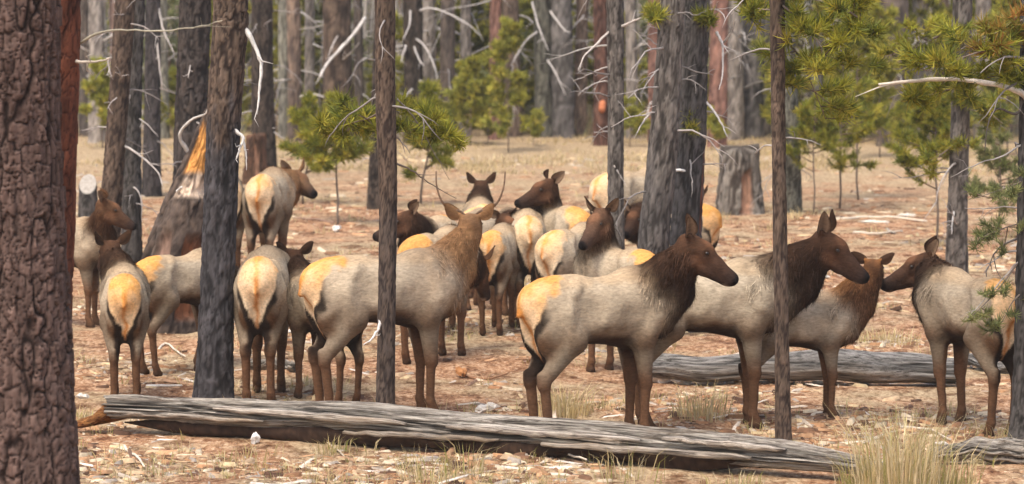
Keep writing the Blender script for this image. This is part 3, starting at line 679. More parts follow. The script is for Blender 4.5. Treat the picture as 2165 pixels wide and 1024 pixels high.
for k, (x0, x1, y, z, w, c_, dz) in enumerate([(0.15, 1.6, -0.15, 0.16, 0.05, (1.1, 1.05, 1.0), 0.01), (1.1, 3.0, -0.155, 0.26, 0.07, (1.2, 1.15, 1.1), -0.03), (2.4, 3.9, -0.17, 0.12, 0.05, (0.9, 0.85, 0.8), 0.02),
                                               (3.4, 5.2, -0.165, 0.23, 0.06, (1.2, 1.15, 1.1), -0.02), (4.3, 6.2, -0.18, 0.13, 0.06, (1.0, 0.95, 0.9), 0.0), (5.4, 6.5, -0.15, 0.24, 0.05, (1.15, 1.1, 1.05), -0.03)]):
    slab(ML, x0, min(x1, LL_ - 0.1), y, z, w, 0.02, 70 + k, c_, dz=dz)
LG2, _ = log('thick smooth grey log lying behind the elk at right', (1365, 800), (2012, 812), [0.12, 0.135, 0.15, 0.16, 0.16, 0.14], 9, M_LOG2, [0.11, 0.12, 0.14, 0.145, 0.14, 0.13], nseg=48, nring=200, rough=0.02)
LG3, _ = log('grey log end beyond the bunchgrass at lower right', (1985, 968), (2215, 978), [0.07, 0.10, 0.115, 0.12], 11, M_LOG, [0.06, 0.08, 0.1, 0.1], nseg=40, nring=120)
LG4, _ = log('thin grey log half buried by the second grey log at right', (2030, 775), (2200, 792), [0.06, 0.08, 0.08], 13, M_LOG2, [0.05, 0.05, 0.05], nseg=30, nring=80)
LG5, _ = log('short pale log on the ground behind the cream rump', (548, 778), (622, 786), [0.05, 0.06, 0.05], 17, M_LOG, [0.045, 0.05, 0.045], nseg=24, nring=50)
# orange decayed slab under the left end of the long log
rp = thing('rotten_log_end', 'orange rotten slab of wood at the left end of the long log', 'log', G(200, 905), 0)
pl = Pile(); r9 = np.random.default_rng(90)
for k in range(9):
    a0 = np.array([-0.28 + 0.03 * k, -0.05 - 0.02 * k + r9.normal(0, 0.02), 0.0 + 0.008 * k]); b0 = np.array([0.34 + r9.uniform(-0.1, 0.1), 0.02 + 0.012 * k, 0.12 + 0.022 * k])
    P_ = smooth_path([a0, (a0 + b0) / 2 + r9.normal(0, 0.012, 3), b0], 9); V_, F_ = tube(P_, np.array([0.012, 0.03, 0.034, 0.036, 0.034, 0.034, 0.032, 0.026, 0.012]) * r9.uniform(0.8, 1.3), 7)
    pl.add(V_, F_, np.array([0.75, 0.6, 0.45]) * r9.uniform(0.6, 1.3))
M_ROT = log_mat('rotten_wood', (0.55, 0.32, 0.14), (0.30, 0.14, 0.055), (0.42, 0.2, 0.07))
obj('slab', pl.mesh('slab', M_ROT), rp)

# ---------------------------------------------------------------- elk: one smooth body grown from tapered limbs
def d_cone(p, a, b, ra, rb):
    ba = b - a; t = np.clip(((p - a) @ ba) / (ba @ ba), 0, 1)
    return np.linalg.norm(p - a - t[..., None] * ba, axis=-1) - (ra + (rb - ra) * t)
def d_ell(p, c, r):
    q = (p - c) / r; k0 = np.linalg.norm(q, axis=-1); k1 = np.linalg.norm(q / r, axis=-1)
    return k0 * (k0 - 1) / (k1 + 1e-6)
def surface_nets(Fd, org, h):
    S = Fd < 0
    nx, ny, nz = Fd.shape
    c = [S[i:nx - 1 + i, j:ny - 1 + j, k:nz - 1 + k] for i in (0, 1) for j in (0, 1) for k in (0, 1)]
    cnt = sum(x.astype(np.int8) for x in c); act = (cnt > 0) & (cnt < 8)
    I = np.argwhere(act); vid = np.full(act.shape, -1, dtype=np.int64); vid[act] = np.arange(len(I))
    acc = np.zeros((len(I), 3)); num = np.zeros(len(I))
    offs = [np.array((i, j, k)) for i in (0, 1) for j in (0, 1) for k in (0, 1)]
    for a in range(8):
        for b_ in range(a + 1, 8):
            if np.abs(offs[a] - offs[b_]).sum() != 1: continue
            A, B = I + offs[a], I + offs[b_]
            fa, fb = Fd[A[:, 0], A[:, 1], A[:, 2]], Fd[B[:, 0], B[:, 1], B[:, 2]]
            m = (fa < 0) != (fb < 0)
            t = np.where(m, fa / (fa - fb + 1e-12), 0)
            acc += np.where(m[:, None], offs[a] + t[:, None] * (offs[b_] - offs[a]), 0); num += m
    V = org + (I + acc / num[:, None]) * h
    quads = []
    for ax in range(3):
        sl0 = [slice(1, -1)] * 3; sl0[ax] = slice(0, -1)
        s0 = S[tuple(sl0)]
        sl1 = [slice(1, -1)] * 3; sl1[ax] = slice(1, None)
        s1 = S[tuple(sl1)]
        E = np.argwhere(s0 != s1)
        inside = s0[tuple(E.T)]
        E = E + 1; E[:, ax] -= 1
        u, v = (ax + 1) % 3, (ax + 2) % 3
        du = np.zeros(3, int); du[u] = 1; dv = np.zeros(3, int); dv[v] = 1
        q = [vid[tuple((E - x).T)] for x in (du + dv, dv, 0 * du, du)]
        q = np.stack(q, -1)
        q[~inside] = q[~inside][:, ::-1]
        quads.append(q)
    Q = np.vstack(quads)
    return V, Q[(Q >= 0).all(1)]
v3 = lambda *a: np.array(a, float)
BODY = dict(body=(0.42, 0.345, 0.25), low=(0.115, 0.062, 0.033), belly=(0.035, 0.022, 0.016), leg=(0.125, 0.066, 0.037), legdark=(0.03, 0.018, 0.013),
            neck=(0.026, 0.0145, 0.0095), nape=(0.055, 0.029, 0.017), head=(0.085, 0.043, 0.025), muzzle=(0.038, 0.025, 0.021), rump=(0.62, 0.315, 0.095), cream=(0.76, 0.61, 0.42))
def solve_px(ctr, L, root, Hd, sc, px, side, lo=0.86, hi=1.15):
    """the point at distance L from ctr (elk's own metres) that the photo shows at pixel px, on the near or far side"""
    ch, sh = math.cos(Hd), math.sin(Hd)
    def loc(w):
        w = w - root; return np.array([ch * w[0] + sh * w[1], -sh * w[0] + ch * w[1], w[2]]) / sc
    o = loc(CAMP); d = ray(*px); d = np.array([ch * d[0] + sh * d[1], -sh * d[0] + ch * d[1], d[2]])
    oc = o - ctr; bq = oc @ d; disc = bq * bq - (oc @ oc - L * L)
    t = -bq + (0 if disc < 0 else (-1 if side == 'near' else 1) * math.sqrt(disc))
    p = o + d * t; w = p - ctr; l = np.linalg.norm(w)
    return ctr + w / l * np.clip(l, lo * L, hi * L)
def elk(label, px, yg, heading, sc=1.0, anchor=0.0, poll=None, pside='far', nose=None, nside='near', neck=(0, 45), hd=(0, -20), legs=None, antlers=None,
        col=None, ears=None, seed=0, h=0.018, cat='elk', rumpmix=0.5, nk=1.0, group='elk of the herd'):
    Hd = math.radians(heading)
    pal = {k: np.array(x) for k, x in {**BODY, **(col or {})}.items()}
    fx = np.array([math.cos(Hd), math.sin(Hd), 0])
    root = G(px, yg) - fx * anchor * 0.91 * sc
    root[2] = gz(root[0], root[1])
    r = np.random.default_rng(seed + 100)
    B = v3(0.45, 0, 1.20)
    if poll: P = solve_px(B, 0.66, root, Hd, sc, poll, pside)
    else:
        ya, pi_ = math.radians(neck[0]), math.radians(neck[1])
        P = B + 0.66 * v3(math.cos(ya) * math.cos(pi_), math.sin(ya) * math.cos(pi_), math.sin(pi_))
    if nose:
        N = solve_px(P, 0.50, root, Hd, sc, nose, nside, 0.95, 1.04); f = N - P
    else:
        ya, pi_ = math.radians(hd[0]), math.radians(hd[1]); f = v3(math.cos(ya) * math.cos(pi_), math.sin(ya) * math.cos(pi_), math.sin(pi_))
    f = f / np.linalg.norm(f)
    lt = np.cross(v3(0, 0, 1), f); lt /= np.linalg.norm(lt); up = np.cross(f, lt)
    hp = lambda x, y, z: P + f * x + lt * y + up * z
    prims = []                                    # (kind, a, b, ra, rb, group, k)
    XS, YS = 0.91, 0.88
    def C(a, b, ra, rb, g, k=0.06): prims.append(('c', np.asarray(a, float), np.asarray(b, float), ra, rb, g, k))
    def E(c, rad, g, k=0.10): prims.append(('e', np.asarray(c, float), np.asarray(rad, float), 0, 0, g, k))
    E((0.34, 0, 1.115), (0.42, 0.26, 0.345), 'body'); E((-0.06, 0, 1.12), (0.52, 0.285, 0.285), 'body'); E((-0.50, 0, 1.185), (0.36, 0.245, 0.245), 'body')
    C((0.30, 0, 1.36), (0.50, 0, 1.33), 0.09, 0.10, 'body', 0.12)
    C((-0.72, 0, 1.23), (-0.30, 0, 1.32), 0.12, 0.10, 'body', 0.12)
    L = dict(lf=0.0, rf=0.0, lh=0.0, rh=0.0); L.update(legs or {})
    for sgn, fk, hk in ((1, 'lf', 'lh'), (-1, 'rf', 'rh')):
        df, dh = L[fk], L[hk]; y = sgn * 0.15
        C((0.50, y * 0.95, 1.16), (0.37, y * 1.05, 0.90), 0.15, 0.12, 'body', 0.055)
        C((0.37, y, 0.92), (0.41 + df * 0.5, y * 0.92, 0.50), 0.108, 0.054, 'leg', 0.05)
        C((0.41 + df * 0.5, y * 0.92, 0.53), (0.40 + df, y * 0.92, 0.13), 0.047, 0.037, 'leg', 0.025)
        C((0.40 + df, y * 0.92, 0.13), (0.44 + df, y * 0.92, 0.045), 0.043, 0.047, 'leg', 0.02)
        C((0.40 + df, y * 0.92, 0.03), (0.47 + df, y * 0.92, 0.02), 0.042, 0.036, 'hoof', 0.015)
        C((-0.48, y * 0.8, 1.12), (-0.40, y * 1.06, 0.90), 0.16, 0.125, 'body', 0.055)
        E((-0.60, y * 0.82, 1.04), (0.20, 0.110, 0.30), 'body', 0.06)
        C((-0.42, y * 1.05, 0.90), (-0.68 + dh * 0.6, y * 0.9, 0.57), 0.126, 0.054, 'leg', 0.05)
        C((-0.725 + dh * 0.6, y * 0.9, 0.61), (-0.70 + dh * 0.6, y * 0.9, 0.53), 0.038, 0.052, 'leg', 0.03)
        C((-0.69 + dh * 0.6, y * 0.9, 0.56), (-0.64 + dh, y * 0.9, 0.13), 0.047, 0.037, 'leg', 0.025)
        C((-0.64 + dh, y * 0.9, 0.13), (-0.60 + dh, y * 0.9, 0.045), 0.043, 0.047, 'leg', 0.02)
        C((-0.62 + dh, y * 0.9, 0.03), (-0.55 + dh, y * 0.9, 0.02), 0.042, 0.036, 'hoof', 0.015)
    for sgn in (1, -1):
        C((0.40, sgn * 0.17, 1.36), (0.46, sgn * 0.235, 1.08), 0.05, 0.075, 'body', 0.04)          # shoulder blade
        C((-0.36, sgn * 0.15, 1.34), (-0.42, sgn * 0.19, 1.28), 0.055, 0.05, 'body', 0.04)          # hip bone
        C((0.41 + L['lf' if sgn > 0 else 'rf'] * 0.5, sgn * 0.138, 0.53), (0.42 + L['lf' if sgn > 0 else 'rf'] * 0.5, sgn * 0.138, 0.48), 0.057, 0.055, 'leg', 0.02)   # knee
    C((-0.84, 0, 1.26), (-0.885, 0, 1.12), 0.04, 0.026, 'tail', 0.015)
    E((-0.57, 0, 0.94), (0.13, 0.15, 0.24), 'body', 0.08)
    prims = [(t_, a * (v3(XS, YS, 1) if t_ == 'e' or g_ in ('body', 'leg', 'hoof', 'tail') else 1), b_ * v3(XS, YS, 1), ra, rb, g_, k) for (t_, a, b_, ra, rb, g_, k) in prims]
    # neck: centre, nape and hanging mane
    M = (B + P) / 2 + v3(0.0, 0, -0.02) + (B - v3(0.2, 0, 1.0)) * 0.03
    C(B, M, 0.24 * (0.6 + 0.4 * nk), 0.185 * nk, 'neck', 0.08); C(M, hp(0.02, 0, -0.06), 0.185 * nk, 0.128 * (0.4 + 0.6 * nk), 'neck', 0.06)
    C((0.32, 0, 1.34), (M + P) / 2 + v3(0, 0, 0.045) * nk, 0.10 * nk, 0.085 * nk, 'nape', 0.08 * nk)
    thr = hp(0.06, 0, -0.12); Mb = (v3(0.60, 0, 1.03) + thr) / 2 + v3(0.02, 0, -0.035)
    C((0.58, 0, 1.02), Mb, 0.17 * nk, 0.16 * nk, 'neck', 0.07); C(Mb, thr, 0.16 * nk, 0.105 * nk, 'neck', 0.05)
    # head
    C(hp(-0.01, 0, 0.0), hp(0.13, 0, 0.012), 0.105, 0.098, 'head', 0.03)
    C(hp(0.12, 0, 0.0), hp(0.30, 0, -0.035), 0.092, 0.068, 'head', 0.03)
    C(hp(0.28, 0, -0.035), hp(0.455, 0, -0.060), 0.069, 0.058, 'muzzle', 0.025)
    C(hp(0.05, 0, -0.09), hp(0.22, 0, -0.10), 0.088, 0.066, 'head', 0.03); C(hp(0.22, 0, -0.10), hp(0.43, 0, -0.100), 0.064, 0.044, 'muzzle', 0.025)
    for sg in (1, -1):
        C(hp(0.12, sg * 0.055, 0.045), hp(0.19, sg * 0.052, 0.022), 0.036, 0.03, 'head', 0.02)
        C(hp(-0.02, sg * 0.06, 0.055), hp(-0.045, sg * 0.095, 0.085), 0.036, 0.026, 'nape', 0.025)
    # sample the field
    lo = np.full(3, 9.0); hi = np.full(3, -9.0); boxes = []
    for (t, a, b_, ra, rb, g_, k) in prims:
        if t == 'c': l_, h_ = np.minimum(a, b_) - max(ra, rb), np.maximum(a, b_) + max(ra, rb)
        else: l_, h_ = a - b_, a + b_
        boxes.append((l_, h_)); lo = np.minimum(lo, l_); hi = np.maximum(hi, h_)
    hh = h / sc
    lo -= 4 * hh; hi += 4 * hh
    dim = np.ceil((hi - lo) / hh).astype(int) + 1
    ax = [lo[i] + np.arange(dim[i]) * hh for i in range(3)]
    Fd = np.full(dim, 1.0)
    for (t, a, b_, ra, rb, g_, k), (l_, h_) in zip(prims, boxes):
        i0 = np.maximum(0, np.floor((l_ - k - 2 * hh - lo) / hh).astype(int)); i1 = np.minimum(dim, np.ceil((h_ + k + 2 * hh - lo) / hh).astype(int) + 1)
        p = np.stack(np.meshgrid(ax[0][i0[0]:i1[0]], ax[1][i0[1]:i1[1]], ax[2][i0[2]:i1[2]], indexing='ij'), -1)
        d = d_cone(p, a, b_, ra, rb) if t == 'c' else d_ell(p, a, b_)
        s_ = tuple(slice(i0[i], i1[i]) for i in range(3)); o = Fd[s_]
        hm = np.clip(0.5 + 0.5 * (o - d) / k, 0, 1)
        Fd[s_] = o + (d - o) * hm - k * hm * (1 - hm)
    for cpos, crad in (((-0.28, 0.315, 1.14), (0.13, 0.07, 0.17)), ((0.20, 0.31, 1.02), (0.10, 0.05, 0.14))):   # hollow of the flank, behind the shoulder
        for sgn in (1, -1):
            cc = v3(cpos[0] * XS, sgn * cpos[1] * YS, cpos[2]); i0 = np.maximum(0, np.floor((cc - 0.3 - lo) / hh).astype(int)); i1 = np.minimum(dim, np.ceil((cc + 0.3 - lo) / hh).astype(int))
            p = np.stack(np.meshgrid(ax[0][i0[0]:i1[0]], ax[1][i0[1]:i1[1]], ax[2][i0[2]:i1[2]], indexing='ij'), -1)
            d = -d_ell(p, cc, np.array(crad)); s_ = tuple(slice(i0[i], i1[i]) for i in range(3)); o = Fd[s_]; k = 0.09
            hm = np.clip(0.5 - 0.5 * (o - d) / k, 0, 1); Fd[s_] = o + (d - o) * hm + k * hm * (1 - hm)
    V, Q = surface_nets(Fd, lo, hh)
    # coat colours by body region, ragged borders
    jit = np.stack([fbm(V * 9, 2, seed + 1), fbm(V * 9 + 5, 2, seed + 2), fbm(V * 9 + 11, 2, seed + 3)], -1)
    W = V + 0.035 * jit
    gd = {}
    for (t, a, b_, ra, rb, g_, k) in prims:
        d = d_cone(W, a, b_, ra, rb) if t == 'c' else d_ell(W, a, b_)
        gd[g_] = np.minimum(gd.get(g_, 9.0), d)
    x, y, z = W[:, 0] / 0.91, np.abs(W[:, 1]) / 0.88, W[:, 2]
    K = lambda a, b_, t: a * (1 - t[:, None]) + b_ * t[:, None]
    one = np.ones((len(V), 1))
    grp = {}
    lowt = 1 - sstep(0.86, 1.10, z + 0.06 * jit[:, 1])
    bd = K(one * pal['body'], one * pal['low'], lowt)
    bd = K(bd, one * (pal['body'] * np.array([1.02, 0.88, 0.72])), sstep(1.32, 1.40, z) * 0.6)
    bel = (1 - sstep(0.16, 0.27, y)) * (1 - sstep(0.86, 0.98, z)) * sstep(-0.55, -0.3, x)
    bd = K(bd, one * pal['belly'], bel)
    grp['body'] = bd
    lg = K(one * pal['leg'], one * pal['legdark'], sstep(0.62, 0.82, z) * (1 - sstep(0.10, 0.17, y)))
    grp['leg'] = K(lg, one * (pal['body'] * 0.50), sstep(0.48, 0.72, z) * sstep(0.10, 0.15, y) * 0.9)
    grp['hoof'] = one * v3(0.02, 0.016, 0.014)
    grp['tail'] = one * (pal['rump'] * v3(0.85, 0.72, 0.6))
    grp['neck'] = one * pal['neck']; grp['nape'] = one * pal['nape']; grp['head'] = one * pal['head']; grp['muzzle'] = one * pal['muzzle']
    Wt = {g_: np.exp(-np.clip(d - np.min(list(gd.values()), axis=0), 0, 1) / (0.012 if g_ in ('hoof', 'tail') else 0.034)) for g_, d in gd.items()}
    tot = sum(Wt.values()); Cc = sum(Wt[g_][:, None] * grp[g_] for g_ in grp) / tot[:, None]
    # nose pad and pale chin, darker brow
    nz = np.linalg.norm(V - hp(0.48, 0, -0.055), axis=1); Cc = K(Cc, one * v3(0.012, 0.010, 0.010), 1 - sstep(0.045, 0.07, nz))
    ch_ = np.linalg.norm(V - hp(0.43, 0, -0.13), axis=1); Cc = K(Cc, one * v3(0.28, 0.2, 0.15), (1 - sstep(0.02, 0.05, ch_)) * 0.8)
    bw = np.linalg.norm(V - hp(0.14, 0, 0.10), axis=1); Cc = K(Cc, one * v3(0.20, 0.095, 0.05), (1 - sstep(0.05, 0.10, bw)) * 0.6)
    for sg in (1, -1):
        er = np.linalg.norm(V - hp(0.155, sg * 0.09, 0.025), axis=1); Cc = K(Cc, one * (pal['head'] * 0.35), (1 - sstep(0.022, 0.045, er)) * 0.8)
        ck = np.linalg.norm((V - hp(0.12, sg * 0.085, -0.075)) @ np.stack([f, lt, up], 1) * v3(0.8, 1, 1.3), axis=1); Cc = K(Cc, one * np.minimum(pal['head'] * 1.7, 0.4), (1 - sstep(0.03, 0.10, ck)) * 0.7)
    # rump patch: a heart that runs to a point between the thighs, dark V beside it
    hwid = np.interp(z, [0.74, 0.84, 0.95, 1.05, 1.18, 1.32, 1.44], [0.0, 0.045, 0.10, 0.165, 0.215, 0.20, 0.12])
    xl = np.interp(z, [0.7, 1.0, 1.2, 1.36, 1.46], [-0.60, -0.62, -0.56, -0.50, -0.44])
    back = 1 - sstep(xl - 0.03, xl + 0.03, x)
    inp = (1 - sstep(hwid - 0.012, hwid + 0.012, y)) * back * (z > 0.70)
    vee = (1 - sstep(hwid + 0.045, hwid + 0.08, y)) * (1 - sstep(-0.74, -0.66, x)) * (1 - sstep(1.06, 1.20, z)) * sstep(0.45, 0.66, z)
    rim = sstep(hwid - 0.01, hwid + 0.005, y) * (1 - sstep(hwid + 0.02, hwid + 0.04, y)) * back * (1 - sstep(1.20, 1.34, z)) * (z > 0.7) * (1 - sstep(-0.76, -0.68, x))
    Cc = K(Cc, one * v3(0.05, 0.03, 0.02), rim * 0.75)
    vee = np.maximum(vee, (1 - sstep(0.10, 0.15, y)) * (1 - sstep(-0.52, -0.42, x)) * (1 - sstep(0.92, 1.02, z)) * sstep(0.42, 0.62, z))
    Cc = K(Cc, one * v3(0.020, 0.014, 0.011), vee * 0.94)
    rc = K(one * pal['rump'], one * pal['cream'], np.clip(0.05 + 0.7 * rumpmix + 1.7 * (1.29 - z) + 0.35 * jit[:, 0] - 0.5 * np.exp(-(y / 0.035) ** 2), 0, 1))
    rc = K(rc, one * (pal['rump'] * v3(0.75, 0.55, 0.4)), np.exp(-(y / 0.022) ** 2) * (1 - sstep(1.22, 1.30, z)) * 0.85)
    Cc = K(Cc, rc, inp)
    Cc *= (1 + 0.22 * fbm(V * 4, 3, seed + 7) + 0.12 * fbm(V * v3(9, 9, 16), 2, seed + 8))[:, None]
    # ruffled coat
    nf = gd['neck']; amp = 0.0035 + 0.006 * np.exp(-np.clip(nf, 0, 1) / 0.04)
    ctr_n = np.gradient(np.zeros(3)) if False else None
    V2 = V + amp[:, None] * np.stack([vnoise(V * v3(22, 22, 12), seed + 4), vnoise(V * v3(22, 22, 12) + 9, seed + 5), vnoise(V * v3(22, 22, 12) + 4, seed + 6)], -1)
    V2[:, 2] = np.maximum(V2[:, 2], -0.01)
    t = thing('elk', label, cat, root, Hd, group)
    obj('body', make_mesh('body', V2 * sc, Q, M_FUR, np.clip(Cc, 0.004, 0.9)), t)
    # coat: short hairs lying back over the skin, long on the neck
    nh = int(11000 if h < 0.0185 and yg > 760 else 5500)
    tri = V2[Q[:, :3]]; nrm = np.cross(tri[:, 1] - tri[:, 0], tri[:, 2] - tri[:, 0]); ar = np.linalg.norm(nrm, axis=1); nrm /= ar[:, None] + 1e-12
    fi = r.choice(len(Q), nh, p=ar / ar.sum()); w4 = r.dirichlet((1, 1, 1, 1), nh)
    pb = (V2[Q[fi]] * w4[..., None]).sum(1); cb = (Cc[Q[fi]] * w4[..., None]).sum(1); nb = nrm[fi]
    gmin = np.min(list(gd.values()), axis=0); vi = Q[fi, 0]
    isn = gd['neck'][vi] < gmin[vi] + 0.03; ish = np.minimum(gd['head'], gd['muzzle'])[vi] < gmin[vi] + 0.01; isl = (np.minimum(gd['leg'], gd['hoof'])[vi] < gmin[vi] + 0.01) & (V2[vi, 2] < 0.75)
    ln_ = np.where(ish, 0.012, np.where(isn, 0.08, np.where(isl, 0.012, 0.028))) * r.uniform(0.6, 1.3, nh)
    flow = np.where(isn[:, None], v3(-0.25, 0, -1.0), v3(-0.9, 0, -0.55)) + r.normal(0, 0.18, (nh, 3)) + 0.45 * np.stack([vnoise(pb * 11, seed), vnoise(pb * 11 + 5, seed), vnoise(pb * 11 + 9, seed)], -1); flow = np.where(ish[:, None], -f, flow)
    flow -= nb * (flow * nb).sum(1)[:, None]; flow /= np.linalg.norm(flow, axis=1)[:, None] + 1e-9
    dirn = flow + nb * r.uniform(0.12, 0.45, (nh, 1)); sdv = np.cross(flow, nb) * np.where(isn, 0.0085, 0.0050)[:, None] * 0.5 / sc
    pb = pb - nb * 0.003
    Vh = np.stack([pb - sdv, pb + sdv, pb + dirn * ln_[:, None]], 1).reshape(-1, 3); Fh = np.arange(nh * 3).reshape(-1, 3)
    Ch = np.repeat(cb * np.where(isn[:, None], r.uniform(0.5, 1.9, (nh, 1)), r.uniform(0.75, 1.28, (nh, 1))), 3, 0)
    tag(obj('coat', make_mesh('coat', Vh * sc, Fh, M_FUR, np.clip(Ch, 0.004, 0.9), smooth=False), t), kind='stuff')
    # eyes
    for sg in (1, -1):
        c = hp(0.16, sg * 0.088, 0.028); th = np.linspace(0, 2 * math.pi, 11)[:-1]; ph = np.linspace(-1.35, 1.35, 6)
        Ve = np.array([c + 0.016 * (f * math.cos(q) * math.cos(a) * 1.25 + up * math.cos(q) * math.sin(a) + lt * math.sin(q)) for q in ph for a in th])
        Fe = [[i * 10 + j, i * 10 + (j + 1) % 10, (i + 1) * 10 + (j + 1) % 10, (i + 1) * 10 + j] for i in range(5) for j in range(10)] + [list(range(9, -1, -1)), list(range(50, 60))]
        obj('eye', make_mesh('eye', Ve * sc, Fe, M_EYE), t)
    # ears: cupped leaves, open towards the front outside
    for ei, sg in enumerate((1, -1)):
        e = (ears or ((-0.5, 0.8, 0.5), (-0.5, 0.8, 0.5)))[ei]
        ed = f * e[0] + lt * sg * e[1] + up * e[2]; ed /= np.linalg.norm(ed)
        base = hp(-0.045, sg * 0.085, 0.075)
        cup = f * 0.75 + lt * sg * 0.65; cup -= ed * (cup @ ed); cup /= np.linalg.norm(cup); wdir = np.cross(ed, cup)
        nt_, nw = 9, 7; Vs, Cs = [], []
        for layer in (0, 1):
            for i in range(nt_):
                q = i / (nt_ - 1); wd = 0.062 * (math.sin(math.pi * min(1, 0.12 + 0.88 * q) ** 0.8) ** 0.75 if q < 1 else 0.02) + 0.004
                for j in range(nw):
                    s_ = j / (nw - 1) * 2 - 1
                    pnt = base + ed * (0.195 * q) + wdir * (wd * s_) + cup * (0.035 * s_ * s_ * math.sin(math.pi * min(1, q + 0.15)) - (0.012 if layer == 0 else 0.0) * (1 - s_ * s_ * 0.7)) - cup * 0.02 * q * q
                    Vs.append(pnt)
                    Cs.append(pal.get('ear', pal['nape']) * (0.75 if layer == 0 else 1.0) if layer == 0 or abs(s_) > 0.8 else v3(0.26, 0.17, 0.11) * (0.5 + 0.5 * abs(s_)))
        Fs = []
        for i in range(nt_ - 1):
            for j in range(nw - 1):
                a = i * nw + j; Fs.append([a, a + 1, a + nw + 1, a + nw]); bq = a + nt_ * nw; Fs.append([bq, bq + nw, bq + nw + 1, bq + 1])
        rim = [i * nw for i in range(nt_)] + [(nt_ - 1) * nw + j for j in range(1, nw)] + [i * nw + nw - 1 for i in range(nt_ - 2, -1, -1)]
        for a, b_ in zip(rim[:-1], rim[1:]): Fs.append([b_, a, a + nt_ * nw, b_ + nt_ * nw])
        obj('ear', make_mesh('ear', np.array(Vs) * sc, Fs, M_FUR, np.array(Cs)), t)
    if antlers:
        for sg in (1, -1):
            pts = [hp(*(q[0], sg * q[1], q[2])) for q in antlers[0]]
            V_, F_ = tube(smooth_path(pts, 14) * sc, np.linspace(0.017, 0.006, 14) * sc, 7)
            an = obj('antler', make_mesh('antler', V_, F_, M_ANTLER), t)
            for tp in antlers[1:]:
                pts = [hp(*(q[0], sg * q[1], q[2])) for q in tp]
                V_, F_ = tube(smooth_path(pts, 8) * sc, np.linspace(0.014, 0.005, 8) * sc, 6)
                obj('tine', make_mesh('tine', V_, F_, M_ANTLER), an)
    return t, root, P, N if nose else P + f * 0.5
WIDE = [[(-0.03, 0.05, 0.08), (-0.05, 0.10, 0.12), (-0.07, 0.16, 0.12), (-0.07, 0.25, 0.20), (-0.05, 0.30, 0.34), (-0.02, 0.31, 0.48)]]
SPIKE = [[(-0.03, 0.055, 0.08), (-0.06, 0.10, 0.22), (-0.10, 0.20, 0.42), (-0.06, 0.23, 0.62), (0.0, 0.22, 0.72)], [(-0.04, 0.07, 0.14), (0.06, 0.10, 0.22), (0.14, 0.11, 0.30)]]
YOUNG = dict(neck=(0.05, 0.026, 0.015), nape=(0.10, 0.05, 0.026), head=(0.12, 0.062, 0.034))
TAN = dict(neck=(0.26, 0.138, 0.062), nape=(0.30, 0.16, 0.075), head=(0.19, 0.11, 0.062))
HIP = -0.55
elk('elk with raised brown head facing right beside the big foreground trunk', 200, 690, -14, 0.86, 0.45, poll=(220, 436), nose=(299, 478), col=YOUNG, seed=1, pside='near', nk=0.75)
elk('small elk seen from behind at far left, orange rump above the log end', 265, 852, 96, 0.88, HIP, poll=(235, 528), nose=(212, 556), nside='far', seed=2, rumpmix=0.1)
elk('elk walking behind the dark trunk, body cut in two by it', 325, 788, 48, 0.85, HIP, neck=(0, -25), hd=(0, -60), legs=dict(rf=-0.30, lf=0.05), seed=3, rumpmix=0.0)
elk('elk with broad cream rump turned to us right of the dark trunk', 549, 852, 88, 0.99, HIP, neck=(0, -30), hd=(0, -60), seed=4, rumpmix=0.75)
elk('elk with upright ears looking away between cream rump and antlered bull', 652, 838, 122, 0.84, 0.40, poll=(622, 546), nose=(616, 560), nside='far', seed=5)
elk('large pale spike bull behind the slim middle trunk, antlered head turned away', 818, 878, 24, 1.06, 0.0, poll=(994, 476), nose=(1002, 488), nside='far', antlers=WIDE, nk=0.74, ears=((-0.4, 0.8, 0.5), (-0.4, 0.8, 0.5)), seed=6, rumpmix=0.3, col=dict(body=(0.48, 0.395, 0.29), **TAN))
elk('elk facing away behind the antlered bull, orange rump right of the slim middle trunk', 884, 766, 66, 0.95, HIP, neck=(0, -20), hd=(0, -50), seed=7, rumpmix=0.0, col=YOUNG)
elk('nearest elk facing right with dark neck and orange rump, left of the twin trunks', 1270, 926, 30, 1.045, 0.0, poll=(1458, 520), nose=(1567, 584), pside='near', seed=8, nk=0.9, rumpmix=0.25, h=0.017, ears=((-0.55, 0.5, 0.75), (-0.3, 0.5, 0.8)))
elk('dark headed elk facing left, its face split by the slim middle trunk', 890, 712, 255, 0.92, 0.45, poll=(868, 462), nose=(769, 500), pside='near', seed=9)
elk('small elk seen from behind just right of the antlers, orange rump', 1040, 706, 80, 0.82, HIP, neck=(0, -25), hd=(0, -50), seed=10, rumpmix=0.3)
elk('dark elk facing right towards us beside the antlers', 1078, 664, 305, 0.86, 0.35, poll=(1066, 468), nose=(1106, 500), nside='near', pside='near', seed=26, col=dict(body=(0.30, 0.25, 0.19)), ears=((-0.3, 0.9, 0.3), (-0.3, 0.9, 0.3)))
elk('elk seen from behind, cream rump below the muzzle of a left facing elk', 1118, 690, 92, 0.90, HIP, neck=(0, -20), hd=(0, -50), seed=11, rumpmix=0.9)
elk('elk with dark neck and head turned to the left in the middle of the herd', 1216, 680, 115, 0.95, HIP, poll=(1161, 396), nose=(1088, 423), pside='near', seed=12, rumpmix=0.2)
elk('elk with heart shaped cream rump just behind the front elk', 1172, 732, 62, 0.9, HIP, neck=(0, -35), hd=(0, -60), seed=14, rumpmix=0.8)
elk('dark faced elk looking back at us over its orange rump', 1358, 797, 120, 0.93, HIP, poll=(1272, 460), nose=(1226, 514), nside='near', pside='near', seed=15, rumpmix=0.05, col=dict(head=(0.13, 0.072, 0.044), muzzle=(0.06, 0.038, 0.03)), ears=((-0.2, 0.75, 0.6), (-0.2, 0.75, 0.6)))
